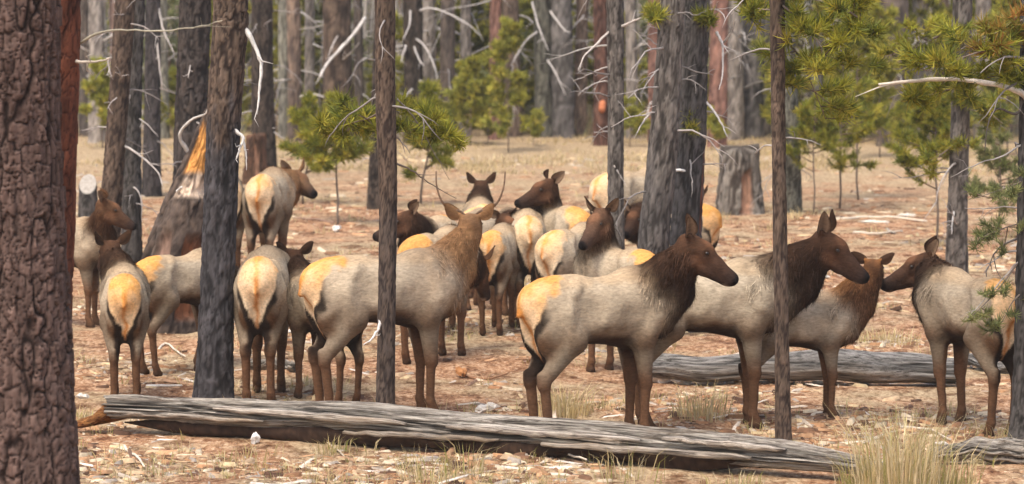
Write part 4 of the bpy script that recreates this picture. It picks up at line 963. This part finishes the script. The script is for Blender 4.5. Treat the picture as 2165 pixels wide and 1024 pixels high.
elk('pale elk behind the slim grey trunk, farthest back of the middle group', 1290, 612, 48, 1.06, HIP, neck=(0, -20), hd=(0, -50), seed=16, rumpmix=0.8)
elk('elk standing behind the twin trunks, orange rump showing at their right', 1482, 642, 148, 0.88, HIP, poll=(1346, 456), nose=(1320, 492), nside='near', pside='near', seed=17, rumpmix=0.0)
elk('elk with dark neck and lifted head facing right behind the slim right trunk', 1590, 895, 8, 1.06, 0.42, poll=(1742, 512), nose=(1842, 580), pside='near', seed=18, nk=0.93, h=0.017, col=dict(body=(0.48, 0.41, 0.31)), ears=((-0.25, 0.25, 0.9), (-0.25, 0.25, 0.9)))
elk('young elk with orange brown neck looking away under the chin of another', 1755, 880, 10, 0.80, 0.42, poll=(1846, 566), nose=(1860, 580), nside='far', nk=0.9, ears=((-0.3, 0.9, 0.4), (-0.1, 0.9, 0.4)), seed=19, col=dict(neck=(0.10, 0.05, 0.026), nape=(0.36, 0.16, 0.055), head=(0.11, 0.055, 0.03), ear=(0.07, 0.037, 0.022), body=(0.48, 0.41, 0.315)))
elk('elk at right facing left, touching noses with its neighbour', 2108, 915, 114, 0.98, HIP, poll=(1962, 556), nose=(1858, 594), nside='near', pside='far', seed=20, rumpmix=0.6, legs=dict(lf=-0.12, rf=-0.05), ears=((-0.5, 0.5, 0.6), (-0.5, 0.5, 0.6)))
elk('distant elk with cream rump and brown head turned right near the saplings', 554, 600, 84, 1.0, HIP, poll=(624, 376), nose=(669, 404), seed=23, rumpmix=0.7, col=TAN, ears=((-0.1, 0.4, 0.9), (-0.3, 0.6, 0.7)))
elk('distant elk almost hidden behind the dark trunk, pale flank showing', 484, 590, 98, 0.95, HIP, neck=(0, -20), hd=(0, -50), seed=24, rumpmix=0.7)
elk('distant elk facing away under sapling twigs, two ears up', 1024, 640, 95, 0.86, HIP, poll=(1017, 396), nose=(1014, 410), nside='far', seed=25, rumpmix=0.9, ears=((-0.2, 0.7, 0.6), (-0.2, 0.7, 0.6)))

# ---------------------------------------------------------------- background forest
def proto_tree(seed, pal, R, nlimb):
    r = np.random.default_rng(seed); Ht = 9.0
    lean = r.normal(0, 0.12, 2)
    path = [(0, 0, -0.1), (lean[0] * 0.3, lean[1] * 0.3, 3), (lean[0], lean[1], 6), (lean[0] * 1.3, lean[1] * 1.3, Ht)]
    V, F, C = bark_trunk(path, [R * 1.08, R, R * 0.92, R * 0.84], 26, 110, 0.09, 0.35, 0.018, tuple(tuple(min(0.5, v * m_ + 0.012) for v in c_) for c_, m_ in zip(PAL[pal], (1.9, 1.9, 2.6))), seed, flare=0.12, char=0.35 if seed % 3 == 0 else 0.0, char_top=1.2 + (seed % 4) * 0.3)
    trunk = make_mesh('trunk', V, F, M_BARK, C)
    limbs = []
    for k in range(nlimb):
        z = r.uniform(0.9, 6.0); a = r.uniform(0, 2 * math.pi)
        V, F = dead_limb(r, np.array([lean[0] * z / 6 + math.cos(a) * R * 0.8, lean[1] * z / 6 + math.sin(a) * R * 0.8, z]), a, r.uniform(0.7, 2.2), r.uniform(0.2, 0.9), r0=r.uniform(0.012, 0.03), forks=3)
        c = np.array((0.40, 0.375, 0.355)) * r.uniform(0.5, 1.5) * (0.9 + 0.2 * r.random((len(V), 1)))
        limbs.append(make_mesh('branch', V, F, M_DEAD, c))
    return trunk, limbs
PALS = ['grey', 'dark', 'brown', 'grey', 'rust', 'moss', 'slate', 'brown']
PROTO = {p: [proto_tree(400 + 13 * i + k, p, 0.17, 9) for k in range(2)] for i, p in enumerate(dict.fromkeys(PALS))}
BG_LABEL = {'grey': 'deep forest grey pine', 'dark': 'deep forest blackened pine', 'brown': 'deep forest brown pine',
            'rust': 'deep forest rusty pine', 'moss': 'deep forest lichen pine', 'slate': 'deep forest slate pine'}
MARKS = [(-60, 'the huge trunk'), (236, 'the leaning trunk'), (322, 'the slim black trunk'), (405, 'the snag'), (470, 'the charred trunk'), (556, 'the dark upright trunk'), (716, 'the thick brown pine'), (815, 'the slim middle trunk'), (946, 'the second blackened pine'), (1046, 'the rusty pine'), (1150, 'the lichen pine'),
         (1272, 'the burl pine'), (1302, 'the slim grey trunk'), (1400, 'the twin trunks'), (1563, 'the grey stump'), (1648, 'the slim right trunk'), (1775, 'the large bushy sapling'), (1888, 'the thick blackened pine'), (2028, 'the right grey trunk'), (2300, 'the right edge')]
PEND = []
def place_label(o, px, kind):
    k = max(i for i, m_ in enumerate(MARKS) if m_[0] <= px) if px >= MARKS[0][0] else 0
    k = min(k, len(MARKS) - 2); PEND.append((o, px, kind, k))
def finish_labels():
    by = {}
    for q in PEND: by.setdefault((q[2], q[3]), []).append(q)
    for (kind, k), qs in by.items():
        qs.sort(key=lambda q: q[1])
        for i, (o, *_r) in enumerate(qs):
            o['label'] = (ORD[min(i, 11)] + ' ' if len(qs) > 1 else '') + kind + f' between {MARKS[k][1]} and {MARKS[k + 1][1]}'
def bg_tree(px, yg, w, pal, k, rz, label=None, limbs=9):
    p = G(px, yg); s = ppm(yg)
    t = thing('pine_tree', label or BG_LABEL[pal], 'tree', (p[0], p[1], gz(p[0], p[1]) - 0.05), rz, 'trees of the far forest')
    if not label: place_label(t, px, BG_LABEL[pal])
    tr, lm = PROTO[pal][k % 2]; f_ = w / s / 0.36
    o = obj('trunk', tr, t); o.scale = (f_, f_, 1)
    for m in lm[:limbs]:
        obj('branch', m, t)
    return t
fixed = [(205, 300, 36, 'grey'), (180, 285, 26, 'dark'), (345, 290, 26, 'moss'), (600, 290, 24, 'moss'), (624, 296, 30, 'brown'), (655, 285, 22, 'grey'), (760, 290, 20, 'dark'), (910, 288, 30, 'grey'),
         (946, 292, 32, 'dark'), (985, 286, 24, 'grey'), (1046, 292, 26, 'rust'), (1086, 286, 36, 'brown'), (1190, 288, 48, 'slate'), (1226, 284, 28, 'brown'), (1338, 290, 26, 'grey'),
         (1388, 300, 34, 'rust'), (1516, 310, 40, 'rust'), (1556, 292, 34, 'grey'), (1590, 290, 50, 'slate'), (1618, 285, 24, 'grey'), (1725, 300, 30, 'slate'), (1775, 290, 40, 'grey'), (1888, 306, 64, 'dark'), (1945, 300, 36, 'grey'), (1990, 292, 30, 'brown'), (2075, 300, 34, 'grey'), (2120, 290, 36, 'dark')]
rf = np.random.default_rng(77)
ORD = ['first', 'second', 'third', 'fourth', 'fifth', 'sixth', 'seventh', 'eighth', 'ninth', 'tenth', 'eleventh', 'twelfth']
LOOK = {'grey': 'grey', 'dark': 'blackened', 'brown': 'brown', 'rust': 'rusty red', 'moss': 'lichen green', 'slate': 'slate coloured'}
cnt_ = {}
for k, (x, y, w, p) in sorted(enumerate(fixed), key=lambda q: q[1][0]):
    cnt_[p] = cnt_.get(p, 0) + 1
    bg_tree(x, y, w, p, k, rf.uniform(0, 6.28), f"{'thick' if w > 45 else 'slim' if w < 28 else 'straight'} {LOOK[p]} pine at the meadow edge, {ORD[cnt_[p] - 1]} such trunk from the left")
for k in range(120):
    yg = 278 - 158 * rf.random() ** 0.8
    x = rf.uniform(-60, 2225); s = ppm(yg)
    bg_tree(x, yg, s * rf.uniform(0.16, 0.40), PALS[rf.integers(0, 8)], k, rf.uniform(0, 6.28), limbs=int(rf.integers(4, 9)))
# young pines
S1 = sapling_meshes(501, 2.3, 0.75, 26, 0.35); S2 = sapling_meshes(502, 1.7, 0.6, 20, 0.2); S3 = sapling_meshes(503, 3.4, 0.9, 40, 0.18); S4 = sapling_meshes(504, 2.8, 0.8, 34, 0.12, colors=DULL)
S7 = sapling_meshes(507, 1.75, 0.62, 34, 0.42, subs=6)
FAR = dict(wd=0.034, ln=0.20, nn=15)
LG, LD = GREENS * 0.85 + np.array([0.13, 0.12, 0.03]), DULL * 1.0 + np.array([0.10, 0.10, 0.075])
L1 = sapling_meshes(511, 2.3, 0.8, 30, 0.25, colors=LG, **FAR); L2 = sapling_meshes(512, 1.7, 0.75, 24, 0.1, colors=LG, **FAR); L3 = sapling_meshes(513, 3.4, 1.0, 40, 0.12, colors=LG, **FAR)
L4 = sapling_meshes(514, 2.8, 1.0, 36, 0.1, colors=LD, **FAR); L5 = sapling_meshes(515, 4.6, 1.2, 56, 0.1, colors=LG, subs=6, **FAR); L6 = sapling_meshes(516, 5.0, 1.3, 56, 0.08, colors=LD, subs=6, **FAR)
put_sapling(S7, 'bright young pine left of the slim middle trunk, above the distant elk', 716, 470, rz=0.4, sc=1.12)
put_sapling(S2, 'bright young pine beside the head of the distant elk', 640, 430, rz=1.4, sc=1.05)
put_sapling(S2, 'bright young pine right behind the slim middle trunk', 890, 430, rz=2.2, sc=1.15)
put_sapling(L3, 'tall young pine growing at the meadow edge left of centre', 1075, 320, rz=1.0, sc=0.8)
put_sapling(S3, 'large bushy young pine right of the slim straight trunk', 1775, 440, rz=0.3, sc=0.98)
put_sapling(S3, 'tall loose young pine behind the large bushy one at right', 1815, 420, rz=4.1, sc=1.0)
put_sapling(S1, 'smaller young pine against the large bushy one at right', 1720, 452, rz=2.3, sc=0.85)
put_sapling(S1, 'thin young pine with bare lower stem left of the grey trunk', 1978, 520, rz=3.0, sc=1.05)
put_sapling(S4, 'dull green young pine at the right edge behind the herd', 2110, 500, rz=1.2, sc=0.9)
put_sapling(S2, 'low green young pine at the foot of the blackened pine', 1905, 345, rz=0.9, sc=0.8)
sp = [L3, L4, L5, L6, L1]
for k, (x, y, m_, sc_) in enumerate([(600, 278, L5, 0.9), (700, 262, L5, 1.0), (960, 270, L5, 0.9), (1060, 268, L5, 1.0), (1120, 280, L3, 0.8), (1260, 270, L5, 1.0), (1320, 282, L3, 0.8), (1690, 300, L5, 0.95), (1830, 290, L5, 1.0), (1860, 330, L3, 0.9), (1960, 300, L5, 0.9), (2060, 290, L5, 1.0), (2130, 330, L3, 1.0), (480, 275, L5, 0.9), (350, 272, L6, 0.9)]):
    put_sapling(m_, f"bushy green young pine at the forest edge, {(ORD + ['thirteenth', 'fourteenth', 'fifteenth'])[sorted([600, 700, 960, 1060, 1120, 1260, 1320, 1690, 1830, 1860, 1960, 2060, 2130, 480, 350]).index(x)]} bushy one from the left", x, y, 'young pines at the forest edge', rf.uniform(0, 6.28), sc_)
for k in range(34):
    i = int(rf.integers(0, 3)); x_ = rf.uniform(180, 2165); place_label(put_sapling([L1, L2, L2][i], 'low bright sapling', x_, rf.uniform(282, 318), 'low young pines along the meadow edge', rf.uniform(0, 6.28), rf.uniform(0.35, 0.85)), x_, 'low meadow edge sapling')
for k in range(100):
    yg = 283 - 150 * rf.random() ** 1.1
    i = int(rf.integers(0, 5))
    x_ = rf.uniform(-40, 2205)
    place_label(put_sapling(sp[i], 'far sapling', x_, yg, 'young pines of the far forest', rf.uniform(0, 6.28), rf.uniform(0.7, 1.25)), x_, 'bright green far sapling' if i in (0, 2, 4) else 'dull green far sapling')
finish_labels()
# the wood beyond: one mass of stems and foliage
def far_wood():
    r = np.random.default_rng(808); stems, tufts = Pile(), []
    for k in range(360):
        Yd = r.uniform(150, 330); x = r.uniform(-0.19, 0.19) * Yd; R = r.uniform(0.1, 0.25)
        V, F = tube(np.array([[x, Yd, -1], [x + r.normal(0, 0.2), Yd, 5], [x + r.normal(0, 0.3), Yd, 13]]), [R, R * 0.9, R * 0.7], 7, cap=False)
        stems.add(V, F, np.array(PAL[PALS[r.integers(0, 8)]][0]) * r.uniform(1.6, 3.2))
    for k in range(2600):
        Yd = 81 + 140 * r.random() ** 1.6; x = r.uniform(-0.18, 0.18) * Yd; R = r.uniform(0.015, 0.06); hgt = r.uniform(1.5, 7); l1 = r.normal(0, 0.3, 2)
        V, F = tube(np.array([[x, Yd, -0.1], [x + l1[0] * 0.4, Yd + l1[1] * 0.4, hgt * 0.5], [x + l1[0], Yd + l1[1], hgt]]), [R, R * 0.8, R * 0.4], 5, cap=False)
        stems.add(V, F, np.array([(0.38, 0.36, 0.34), (0.28, 0.24, 0.21), (0.46, 0.42, 0.39), (0.24, 0.16, 0.13)][r.integers(0, 4)]) * r.uniform(0.7, 1.4))
    for k in range(5200):
        Yd = 79 + 110 * r.random() ** 1.2; p0 = np.array([r.uniform(-0.18, 0.18) * Yd, Yd, r.uniform(0.4, 5.0)]); a = r.uniform(0, 6.28); l_ = r.uniform(0.6, 2.4); rs = r.uniform(-0.9, 0.7)
        d_ = np.array([math.cos(a), math.sin(a), rs]); mid_ = p0 + d_ * l_ * 0.5 + np.array([0, 0, 0.12 * l_])
        V, F = tube(np.array([p0, mid_, p0 + d_ * l_ - np.array([0, 0, 0.15 * l_])]), np.array([0.02, 0.015, 0.006]) * r.uniform(0.5, 1.3), 4, cap=False)
        stems.add(V, F, np.array((0.40, 0.375, 0.36)) * r.uniform(0.5, 1.5))
    T, D = [], []
    for k in range(1000):
        Yd = 90 + 240 * r.random() ** 1.3; x = r.uniform(-0.19, 0.19) * Yd; hgt = r.uniform(2, 9)
        m = 26; z = hgt * r.random(m) ** 0.8; rad = 1.6 * (1.05 - z / hgt) * r.random(m) ** 0.5; a = r.uniform(0, 6.28, m)
        d = np.stack([np.cos(a), np.sin(a), 0.3 + 0 * a], -1); T.append(np.stack([x + rad * np.cos(a), Yd + rad * np.sin(a), z], -1)); D.append(d / np.linalg.norm(d, axis=1)[:, None])
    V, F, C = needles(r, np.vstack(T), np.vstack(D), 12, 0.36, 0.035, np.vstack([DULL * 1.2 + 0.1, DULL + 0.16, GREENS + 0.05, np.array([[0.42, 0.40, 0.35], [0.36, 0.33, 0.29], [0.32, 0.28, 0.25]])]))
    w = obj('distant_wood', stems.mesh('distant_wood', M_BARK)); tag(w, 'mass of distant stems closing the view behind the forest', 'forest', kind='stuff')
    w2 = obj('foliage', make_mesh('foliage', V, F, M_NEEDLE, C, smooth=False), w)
    return w
far_wood()

# ---------------------------------------------------------------- litter, sticks, grass
rl = np.random.default_rng(909)
def scatter_px(n, y0, y1, x0=-40, x1=2205, bias=1.0):
    ygs = y0 + (y1 - y0) * rl.random(n) ** bias
    P = np.array([G(rl.uniform(x0, x1), y)[:2] for y in ygs])
    m = fbm(np.stack([P[:, 0] * 0.8, P[:, 1] * 0.8, 0 * P[:, 0]], -1), 3, 55) + rl.normal(0, 0.12, n)          # drifts and bare spots
    bad = np.where(m < 0.0)[0]; good = np.where(m >= 0.0)[0]
    P[bad] = P[rl.choice(good, len(bad))] + rl.normal(0, 0.22, (len(bad), 2))
    return P
def chips(n, y0, y1, lmin, lmax, wfac, cols, seed, bias=1.0):
    r = np.random.default_rng(seed); P = scatter_px(n, y0, y1, bias=bias)
    z = ground_z(P[:, 0], P[:, 1]); a = r.uniform(0, math.pi, n); L = lmin + (lmax - lmin) * r.random(n) ** 2.5; Wd = L * wfac * r.uniform(0.4, 1.3, n); H = Wd * r.uniform(0.25, 0.6, n) + 0.004
    ca, sa = np.cos(a), np.sin(a); tilt = r.normal(0, 0.09, n)
    base = np.array([[-.5, -.5, 0], [.5, -.42, 0], [.46, .5, 0], [-.44, .42, 0], [-.4, -.36, 1], [.42, -.3, 1], [.38, .34, 1], [-.34, .3, 1]])
    q = base[None] * np.stack([L, Wd, H], -1)[:, None] * (1 + r.normal(0, 0.1, (n, 8, 3)))
    V = np.stack([P[:, 0:1] + q[..., 0] * ca[:, None] - q[..., 1] * sa[:, None], P[:, 1:2] + q[..., 0] * sa[:, None] + q[..., 1] * ca[:, None], z[:, None] + q[..., 2] - 0.004 + q[..., 0] * tilt[:, None]], -1).reshape(-1, 3)
    f = np.array([[0, 1, 5, 4], [1, 2, 6, 5], [2, 3, 7, 6], [3, 0, 4, 7], [4, 5, 6, 7]])
    F = (np.arange(n)[:, None, None] * 8 + f[None]).reshape(-1, 4)
    c = np.array(cols)[r.integers(0, len(cols), n)] * r.uniform(0.7, 1.25, (n, 1)); C = np.repeat(c, 8, 0)
    return V, F, C
LC = [(0.46, 0.33, 0.21), (0.34, 0.19, 0.10), (0.58, 0.48, 0.35), (0.20, 0.11, 0.065), (0.42, 0.25, 0.14), (0.10, 0.055, 0.035), (0.52, 0.40, 0.24), (0.36, 0.31, 0.26), (0.30, 0.16, 0.085)]
V, F, C = chips(9000, 560, 1060, 0.03, 0.20, 0.30, LC, 1001)
tag(obj('bark_litter', make_mesh('bark_litter', V, F, M_LITTER, C, smooth=False)), 'bark flakes and wood chips strewn over the forest floor', 'litter', kind='stuff')
V, F, C = chips(6000, 320, 620, 0.05, 0.30, 0.22, LC, 1002)
tag(obj('meadow_litter', make_mesh('meadow_litter', V, F, M_LITTER, C, smooth=False)), 'scattered wood fragments over the slope behind the herd', 'litter', kind='stuff')
V, F, C = chips(7000, 640, 1060, 0.08, 0.26, 0.05, LC, 1003)
tag(obj('twig_litter', make_mesh('twig_litter', V, F, M_LITTER, C, smooth=False)), 'fine dry twigs strewn over the forest floor', 'litter', kind='stuff')
V, F, C = chips(420, 560, 1040, 0.25, 0.75, 0.06, [(0.6, 0.52, 0.43), (0.5, 0.42, 0.34), (0.42, 0.26, 0.16), (0.68, 0.62, 0.55), (0.2, 0.12, 0.08)], 1004)
tag(obj('stick_litter', make_mesh('stick_litter', V, F, M_LITTER, C, smooth=False)), 'broken sticks lying all over the forest floor', 'litter', kind='stuff')
# sticks and pale chunks one can point at
def stick(label, pts, w0, w1, color, lift=0.02):
    n = len(pts); W = [G(x, y, 0.0) for x, y in pts]; s = ppm(pts[0][1])
    o = W[0].copy(); o[2] = gz(o[0], o[1])
    P = smooth_path([w - np.array([o[0], o[1], 0]) for w in W], 5 * n)
    P[:, 2] = ground_z(P[:, 0] + o[0], P[:, 1] + o[1]) - o[2] + w0 / 2 / s * 0.6 + lift * np.linspace(0, 1, len(P))
    V, F = tube(P, np.linspace(w0, w1, len(P)) / 2 / s, 7)
    t = obj('fallen_branch', make_mesh('fallen_branch', V, F, M_DEAD, np.array(color) * (0.85 + 0.3 * rl.random((len(V), 1)))), None, o)
    tag(t, label, 'branch')
PALE = (0.62, 0.55, 0.45)
stick('pale forked stick on the ground left of the white chip', [(262, 938), (272, 955), (290, 972), (305, 990)], 8, 4, PALE)
stick('thin pale stick leaning against the front of the long log', [(1110, 915), (1140, 935), (1165, 958), (1240, 980)], 7, 4, PALE, 0.05)
stick('short pale stick below the middle of the long log', [(645, 912), (690, 935), (735, 965)], 6, 3, (0.5, 0.42, 0.32))
stick('long grey stick on the slope behind the herd at right', [(1780, 465), (1850, 462), (1960, 470)], 6, 4, PALE)
stick('pale stick on the slope above the lifted elk head', [(1805, 492), (1860, 496), (1905, 490)], 6, 3, PALE)
stick('grey stick on the slope between the distant elk and the saplings', [(620, 460), (660, 462), (705, 470)], 5, 3, (0.3, 0.2, 0.15))
stick('pale crooked stick under the long legged elk at left', [(335, 742), (350, 728), (372, 745), (392, 760)], 6, 3, PALE)
stick('white stick under the dark trunk base at left', [(310, 812), (345, 815), (385, 818)], 7, 4, (0.7, 0.66, 0.6))
stick('dark stick across the ground right of the middle trunk', [(985, 790), (1030, 800), (1075, 790)], 7, 3, (0.3, 0.16, 0.09))
stick('pale stick beside the feet of the elk at right', [(1905, 905), (1960, 912), (2010, 930)], 7, 4, PALE)
def chunk(label, px, yg, lpx, hpx, color, seed, rz=0.0):
    r = np.random.default_rng(seed); p = G(px, yg); s = ppm(yg); L, Hh = lpx / s, hpx / s
    th = np.linspace(0, 2 * math.pi, 9)[:-1]; V = []
    for k, q in enumerate(np.linspace(-1, 1, 7)):
        e = math.sqrt(max(0.05, 1 - abs(q) ** 2.5))
        for a in th: V.append([q * L / 2 * r.uniform(0.85, 1.08) + 0.12 * L * math.sin(a * 2 + seed), math.cos(a) * Hh * 0.6 * e * r.uniform(0.55, 1.2), Hh / 2 + math.sin(a) * Hh / 2 * e * r.uniform(0.55, 1.2) + 0.2 * Hh * q * math.sin(seed)])
    F = [[i * 8 + j, (i + 1) * 8 + j, (i + 1) * 8 + (j + 1) % 8, i * 8 + (j + 1) % 8] for i in range(6) for j in range(8)] + [list(range(8)), list(range(55, 47, -1))]
    o = obj('wood_chunk', make_mesh('wood_chunk', np.array(V), F, M_DEAD, np.array([color] * len(V)) * (0.8 + 0.4 * r.random((len(V), 1))), smooth=False), None, (p[0], p[1], gz(p[0], p[1]) - 0.01))
    o.rotation_euler = (0, 0, rz); tag(o, label, 'wood')
WH = (0.62, 0.59, 0.55)
chunk('white bark chip standing below the left part of the long log', 540, 934, 18, 26, WH, 1, 0.3)
chunk('pale wood chunk on the ground right of the large pale elk', 1030, 862, 50, 22, (0.7, 0.66, 0.6), 2, 0.2)
chunk('white chip at the foot of the stem below the bright saplings', 712, 488, 18, 18, WH, 3, 0.6)
chunk('white wood chunk left end of the thick grey log', 1392, 800, 46, 24, WH, 4, -0.2)
chunk('white wood chunk in front of the thick grey log', 1440, 802, 40, 16, WH, 5, 0.1)
chunk('pale chunk on the slope at right beside a stick', 1845, 470, 60, 8, (0.72, 0.68, 0.6), 6, 0.1)
chunk('pale flat chunk on the slope right of the lifted elk head', 1915, 458, 40, 10, (0.72, 0.68, 0.6), 7, 0.1)
chunk('pale chunk at the foot of the slim straight trunk', 1600, 895, 30, 14, (0.66, 0.6, 0.52), 8)
chunk('orange brown wood chunk on the ground right of the pale elk', 975, 792, 22, 26, (0.36, 0.17, 0.07), 10, 0.5)
chunk('white chip right of the bunchgrass near the right elk', 1990, 935, 30, 12, WH, 11, 0.3)
chunk('white slab at the left edge beside the big trunk', 175, 838, 26, 14, WH, 12, 0.4)
# dry grass
def blades(r, n, spread, hmin, hmax, lean, wd, cols, hexp=1.3):
    a = r.uniform(0, 2 * math.pi, n); rad = spread * r.random(n) ** 0.7
    b0 = np.stack([rad * np.cos(a), rad * np.sin(a), np.zeros(n) - 0.01], -1); H = hmin + (hmax - hmin) * r.random(n) ** hexp
    out = np.stack([np.cos(a), np.sin(a), 0 * a], -1) + r.normal(0, 0.5, (n, 3)) * [1, 1, 0]
    t1 = b0 + out * (lean * H * 0.3)[:, None] + np.stack([0 * H, 0 * H, H * 0.6], -1); t2 = b0 + out * (lean * H)[:, None] + np.stack([0 * H, 0 * H, H * r.uniform(0.75, 1.0, n)], -1)
    ang = r.uniform(0, math.pi, n); sd_ = np.stack([np.cos(ang), np.sin(ang), 0 * ang], -1) * wd / 2
    V = np.stack([b0 - sd_, b0 + sd_, t1 + sd_ * 0.8, t1 - sd_ * 0.8, t2], 1).reshape(-1, 3)
    o = np.arange(n)[:, None] * 5; F = (o + [[0, 1, 2, 3]]).tolist() + (o + [[3, 2, 4]]).tolist()
    c = np.array(cols)[r.integers(0, len(cols), n)] * r.uniform(0.75, 1.2, (n, 1))
    return V, F, np.repeat(c, 5, 0)
STRAW = [(0.62, 0.50, 0.27), (0.54, 0.43, 0.22), (0.68, 0.58, 0.36), (0.46, 0.36, 0.18)]
GRN = STRAW + [(0.30, 0.30, 0.09), (0.36, 0.34, 0.12)]
def tuft(label, px, yg, n, spread, hmin, hmax, seed, cols=STRAW, lean=0.35, wd=0.008, group=None, hexp=1.3):
    p = G(px, yg); V, F, C = blades(np.random.default_rng(seed), n, spread, hmin, hmax, lean, wd, cols, hexp)
    o = obj('bunchgrass', make_mesh('bunchgrass', V, F, M_GRASSB, C, smooth=False), None, (p[0], p[1], gz(p[0], p[1])))
    tag(o, label, 'grass', group)
tuft('large pale bunchgrass at lower right in front of the log', 1905, 1040, 460, 0.36, 0.25, 0.86, 1, STRAW + [(0.72, 0.62, 0.40), (0.36, 0.34, 0.12)], hexp=0.8, lean=0.28)
tuft('bunchgrass left of the large one at lower right', 1822, 1034, 140, 0.2, 0.15, 0.45, 2, GRN)
tuft('bunchgrass right of the large one at lower right', 2010, 1030, 160, 0.24, 0.15, 0.5, 3, GRN)
tuft('tall straw tuft behind the front elk between its legs', 1195, 868, 260, 0.26, 0.15, 0.42, 4)
tuft('straw tuft between the front elk and its neighbour', 1480, 880, 150, 0.3, 0.12, 0.4, 5)
tuft('thin straw tuft below the middle of the long log', 905, 1010, 70, 0.25, 0.12, 0.36, 6, GRN)
tuft('thin straw tuft in front of the log right of centre', 985, 1000, 60, 0.22, 0.14, 0.4, 7, GRN)
tuft('thin straw tuft in front of the log below the front elk', 1330, 1010, 60, 0.3, 0.12, 0.36, 8, GRN)
tuft('small green and straw tuft below the left part of the log', 700, 950, 70, 0.18, 0.06, 0.2, 9, GRN)
tuft('yellow straw patch behind the thick grey log', 1880, 722, 160, 0.35, 0.08, 0.24, 10)
tuft('small green tuft at the lower right of the long log', 1560, 1025, 80, 0.25, 0.06, 0.2, 11, GRN)
tuft('yellow tuft at the left end of the long log', 165, 880, 60, 0.15, 0.06, 0.16, 12, GRN)
def field(name, label, n_t, y0, y1, per, spread, h0, h1, wd, cols, seed, x0=-40, x1=2205):
    r = np.random.default_rng(seed); Vs, Fs, Cs, o = [], [], [], 0
    P = scatter_px(n_t, y0, y1, x0, x1)
    for q in P:
        V, F, C = blades(r, per, spread, h0, h1, 0.5, wd, cols); V[:, 0] += q[0]; V[:, 1] += q[1]; V[:, 2] += gz(q[0], q[1])
        Vs.append(V); Fs += [[i + o for i in f] for f in F]; Cs.append(C); o += len(V)
    tag(obj(name, make_mesh(name, np.vstack(Vs), Fs, M_GRASSB, np.vstack(Cs), smooth=False)), label, 'grass', kind='stuff')
field('meadow_grass', 'dry straw grass along the far edge of the meadow', 1100, 278, 370, 12, 0.4, 0.04, 0.16, 0.02, STRAW + [(0.5, 0.4, 0.25), (0.55, 0.42, 0.27)], 21)
field('forest_floor_grass', 'sparse dry grass over the forest floor', 500, 640, 1060, 12, 0.12, 0.05, 0.18, 0.006, GRN, 22)
field('slope_grass', 'sparse dry grass on the slope behind the herd', 350, 345, 640, 12, 0.2, 0.05, 0.2, 0.012, STRAW, 23)
field('forest_brush', 'low grey green brush under the far trees', 900, 150, 286, 16, 0.5, 0.25, 0.9, 0.035, [(0.36, 0.35, 0.20), (0.42, 0.38, 0.26), (0.30, 0.31, 0.16), (0.46, 0.41, 0.32), (0.3, 0.23, 0.17)], 24)

# ---------------------------------------------------------------- the forest air
def haze():
    x, y0, y1, z0, z1 = 400.0, -45.0, 700.0, -3.0, 16.0
    V = [(-x, y0, z0), (x, y0, z0), (x, y1, z0), (-x, y1, z0), (-x, y0, z1), (x, y0, z1), (x, y1, z1), (-x, y1, z1)]
    F = [[3, 2, 1, 0], [4, 5, 6, 7], [0, 1, 5, 4], [1, 2, 6, 5], [2, 3, 7, 6], [3, 0, 4, 7]]
    m = bpy.data.materials.new('haze'); m.use_nodes = True; nt = m.node_tree
    nt.nodes.remove(nt.nodes['Principled BSDF'])
    v = nt.nodes.new('ShaderNodeVolumePrincipled'); v.inputs['Density'].default_value = 0.0006; v.inputs['Color'].default_value = (0.93, 0.91, 0.86, 1); v.inputs['Anisotropy'].default_value = 0.2
    nt.links.new(v.outputs[0], nt.nodes['Material Output'].inputs['Volume'])
    tag(obj('haze', make_mesh('haze', V, F, m, smooth=False)), kind='stuff')
haze()
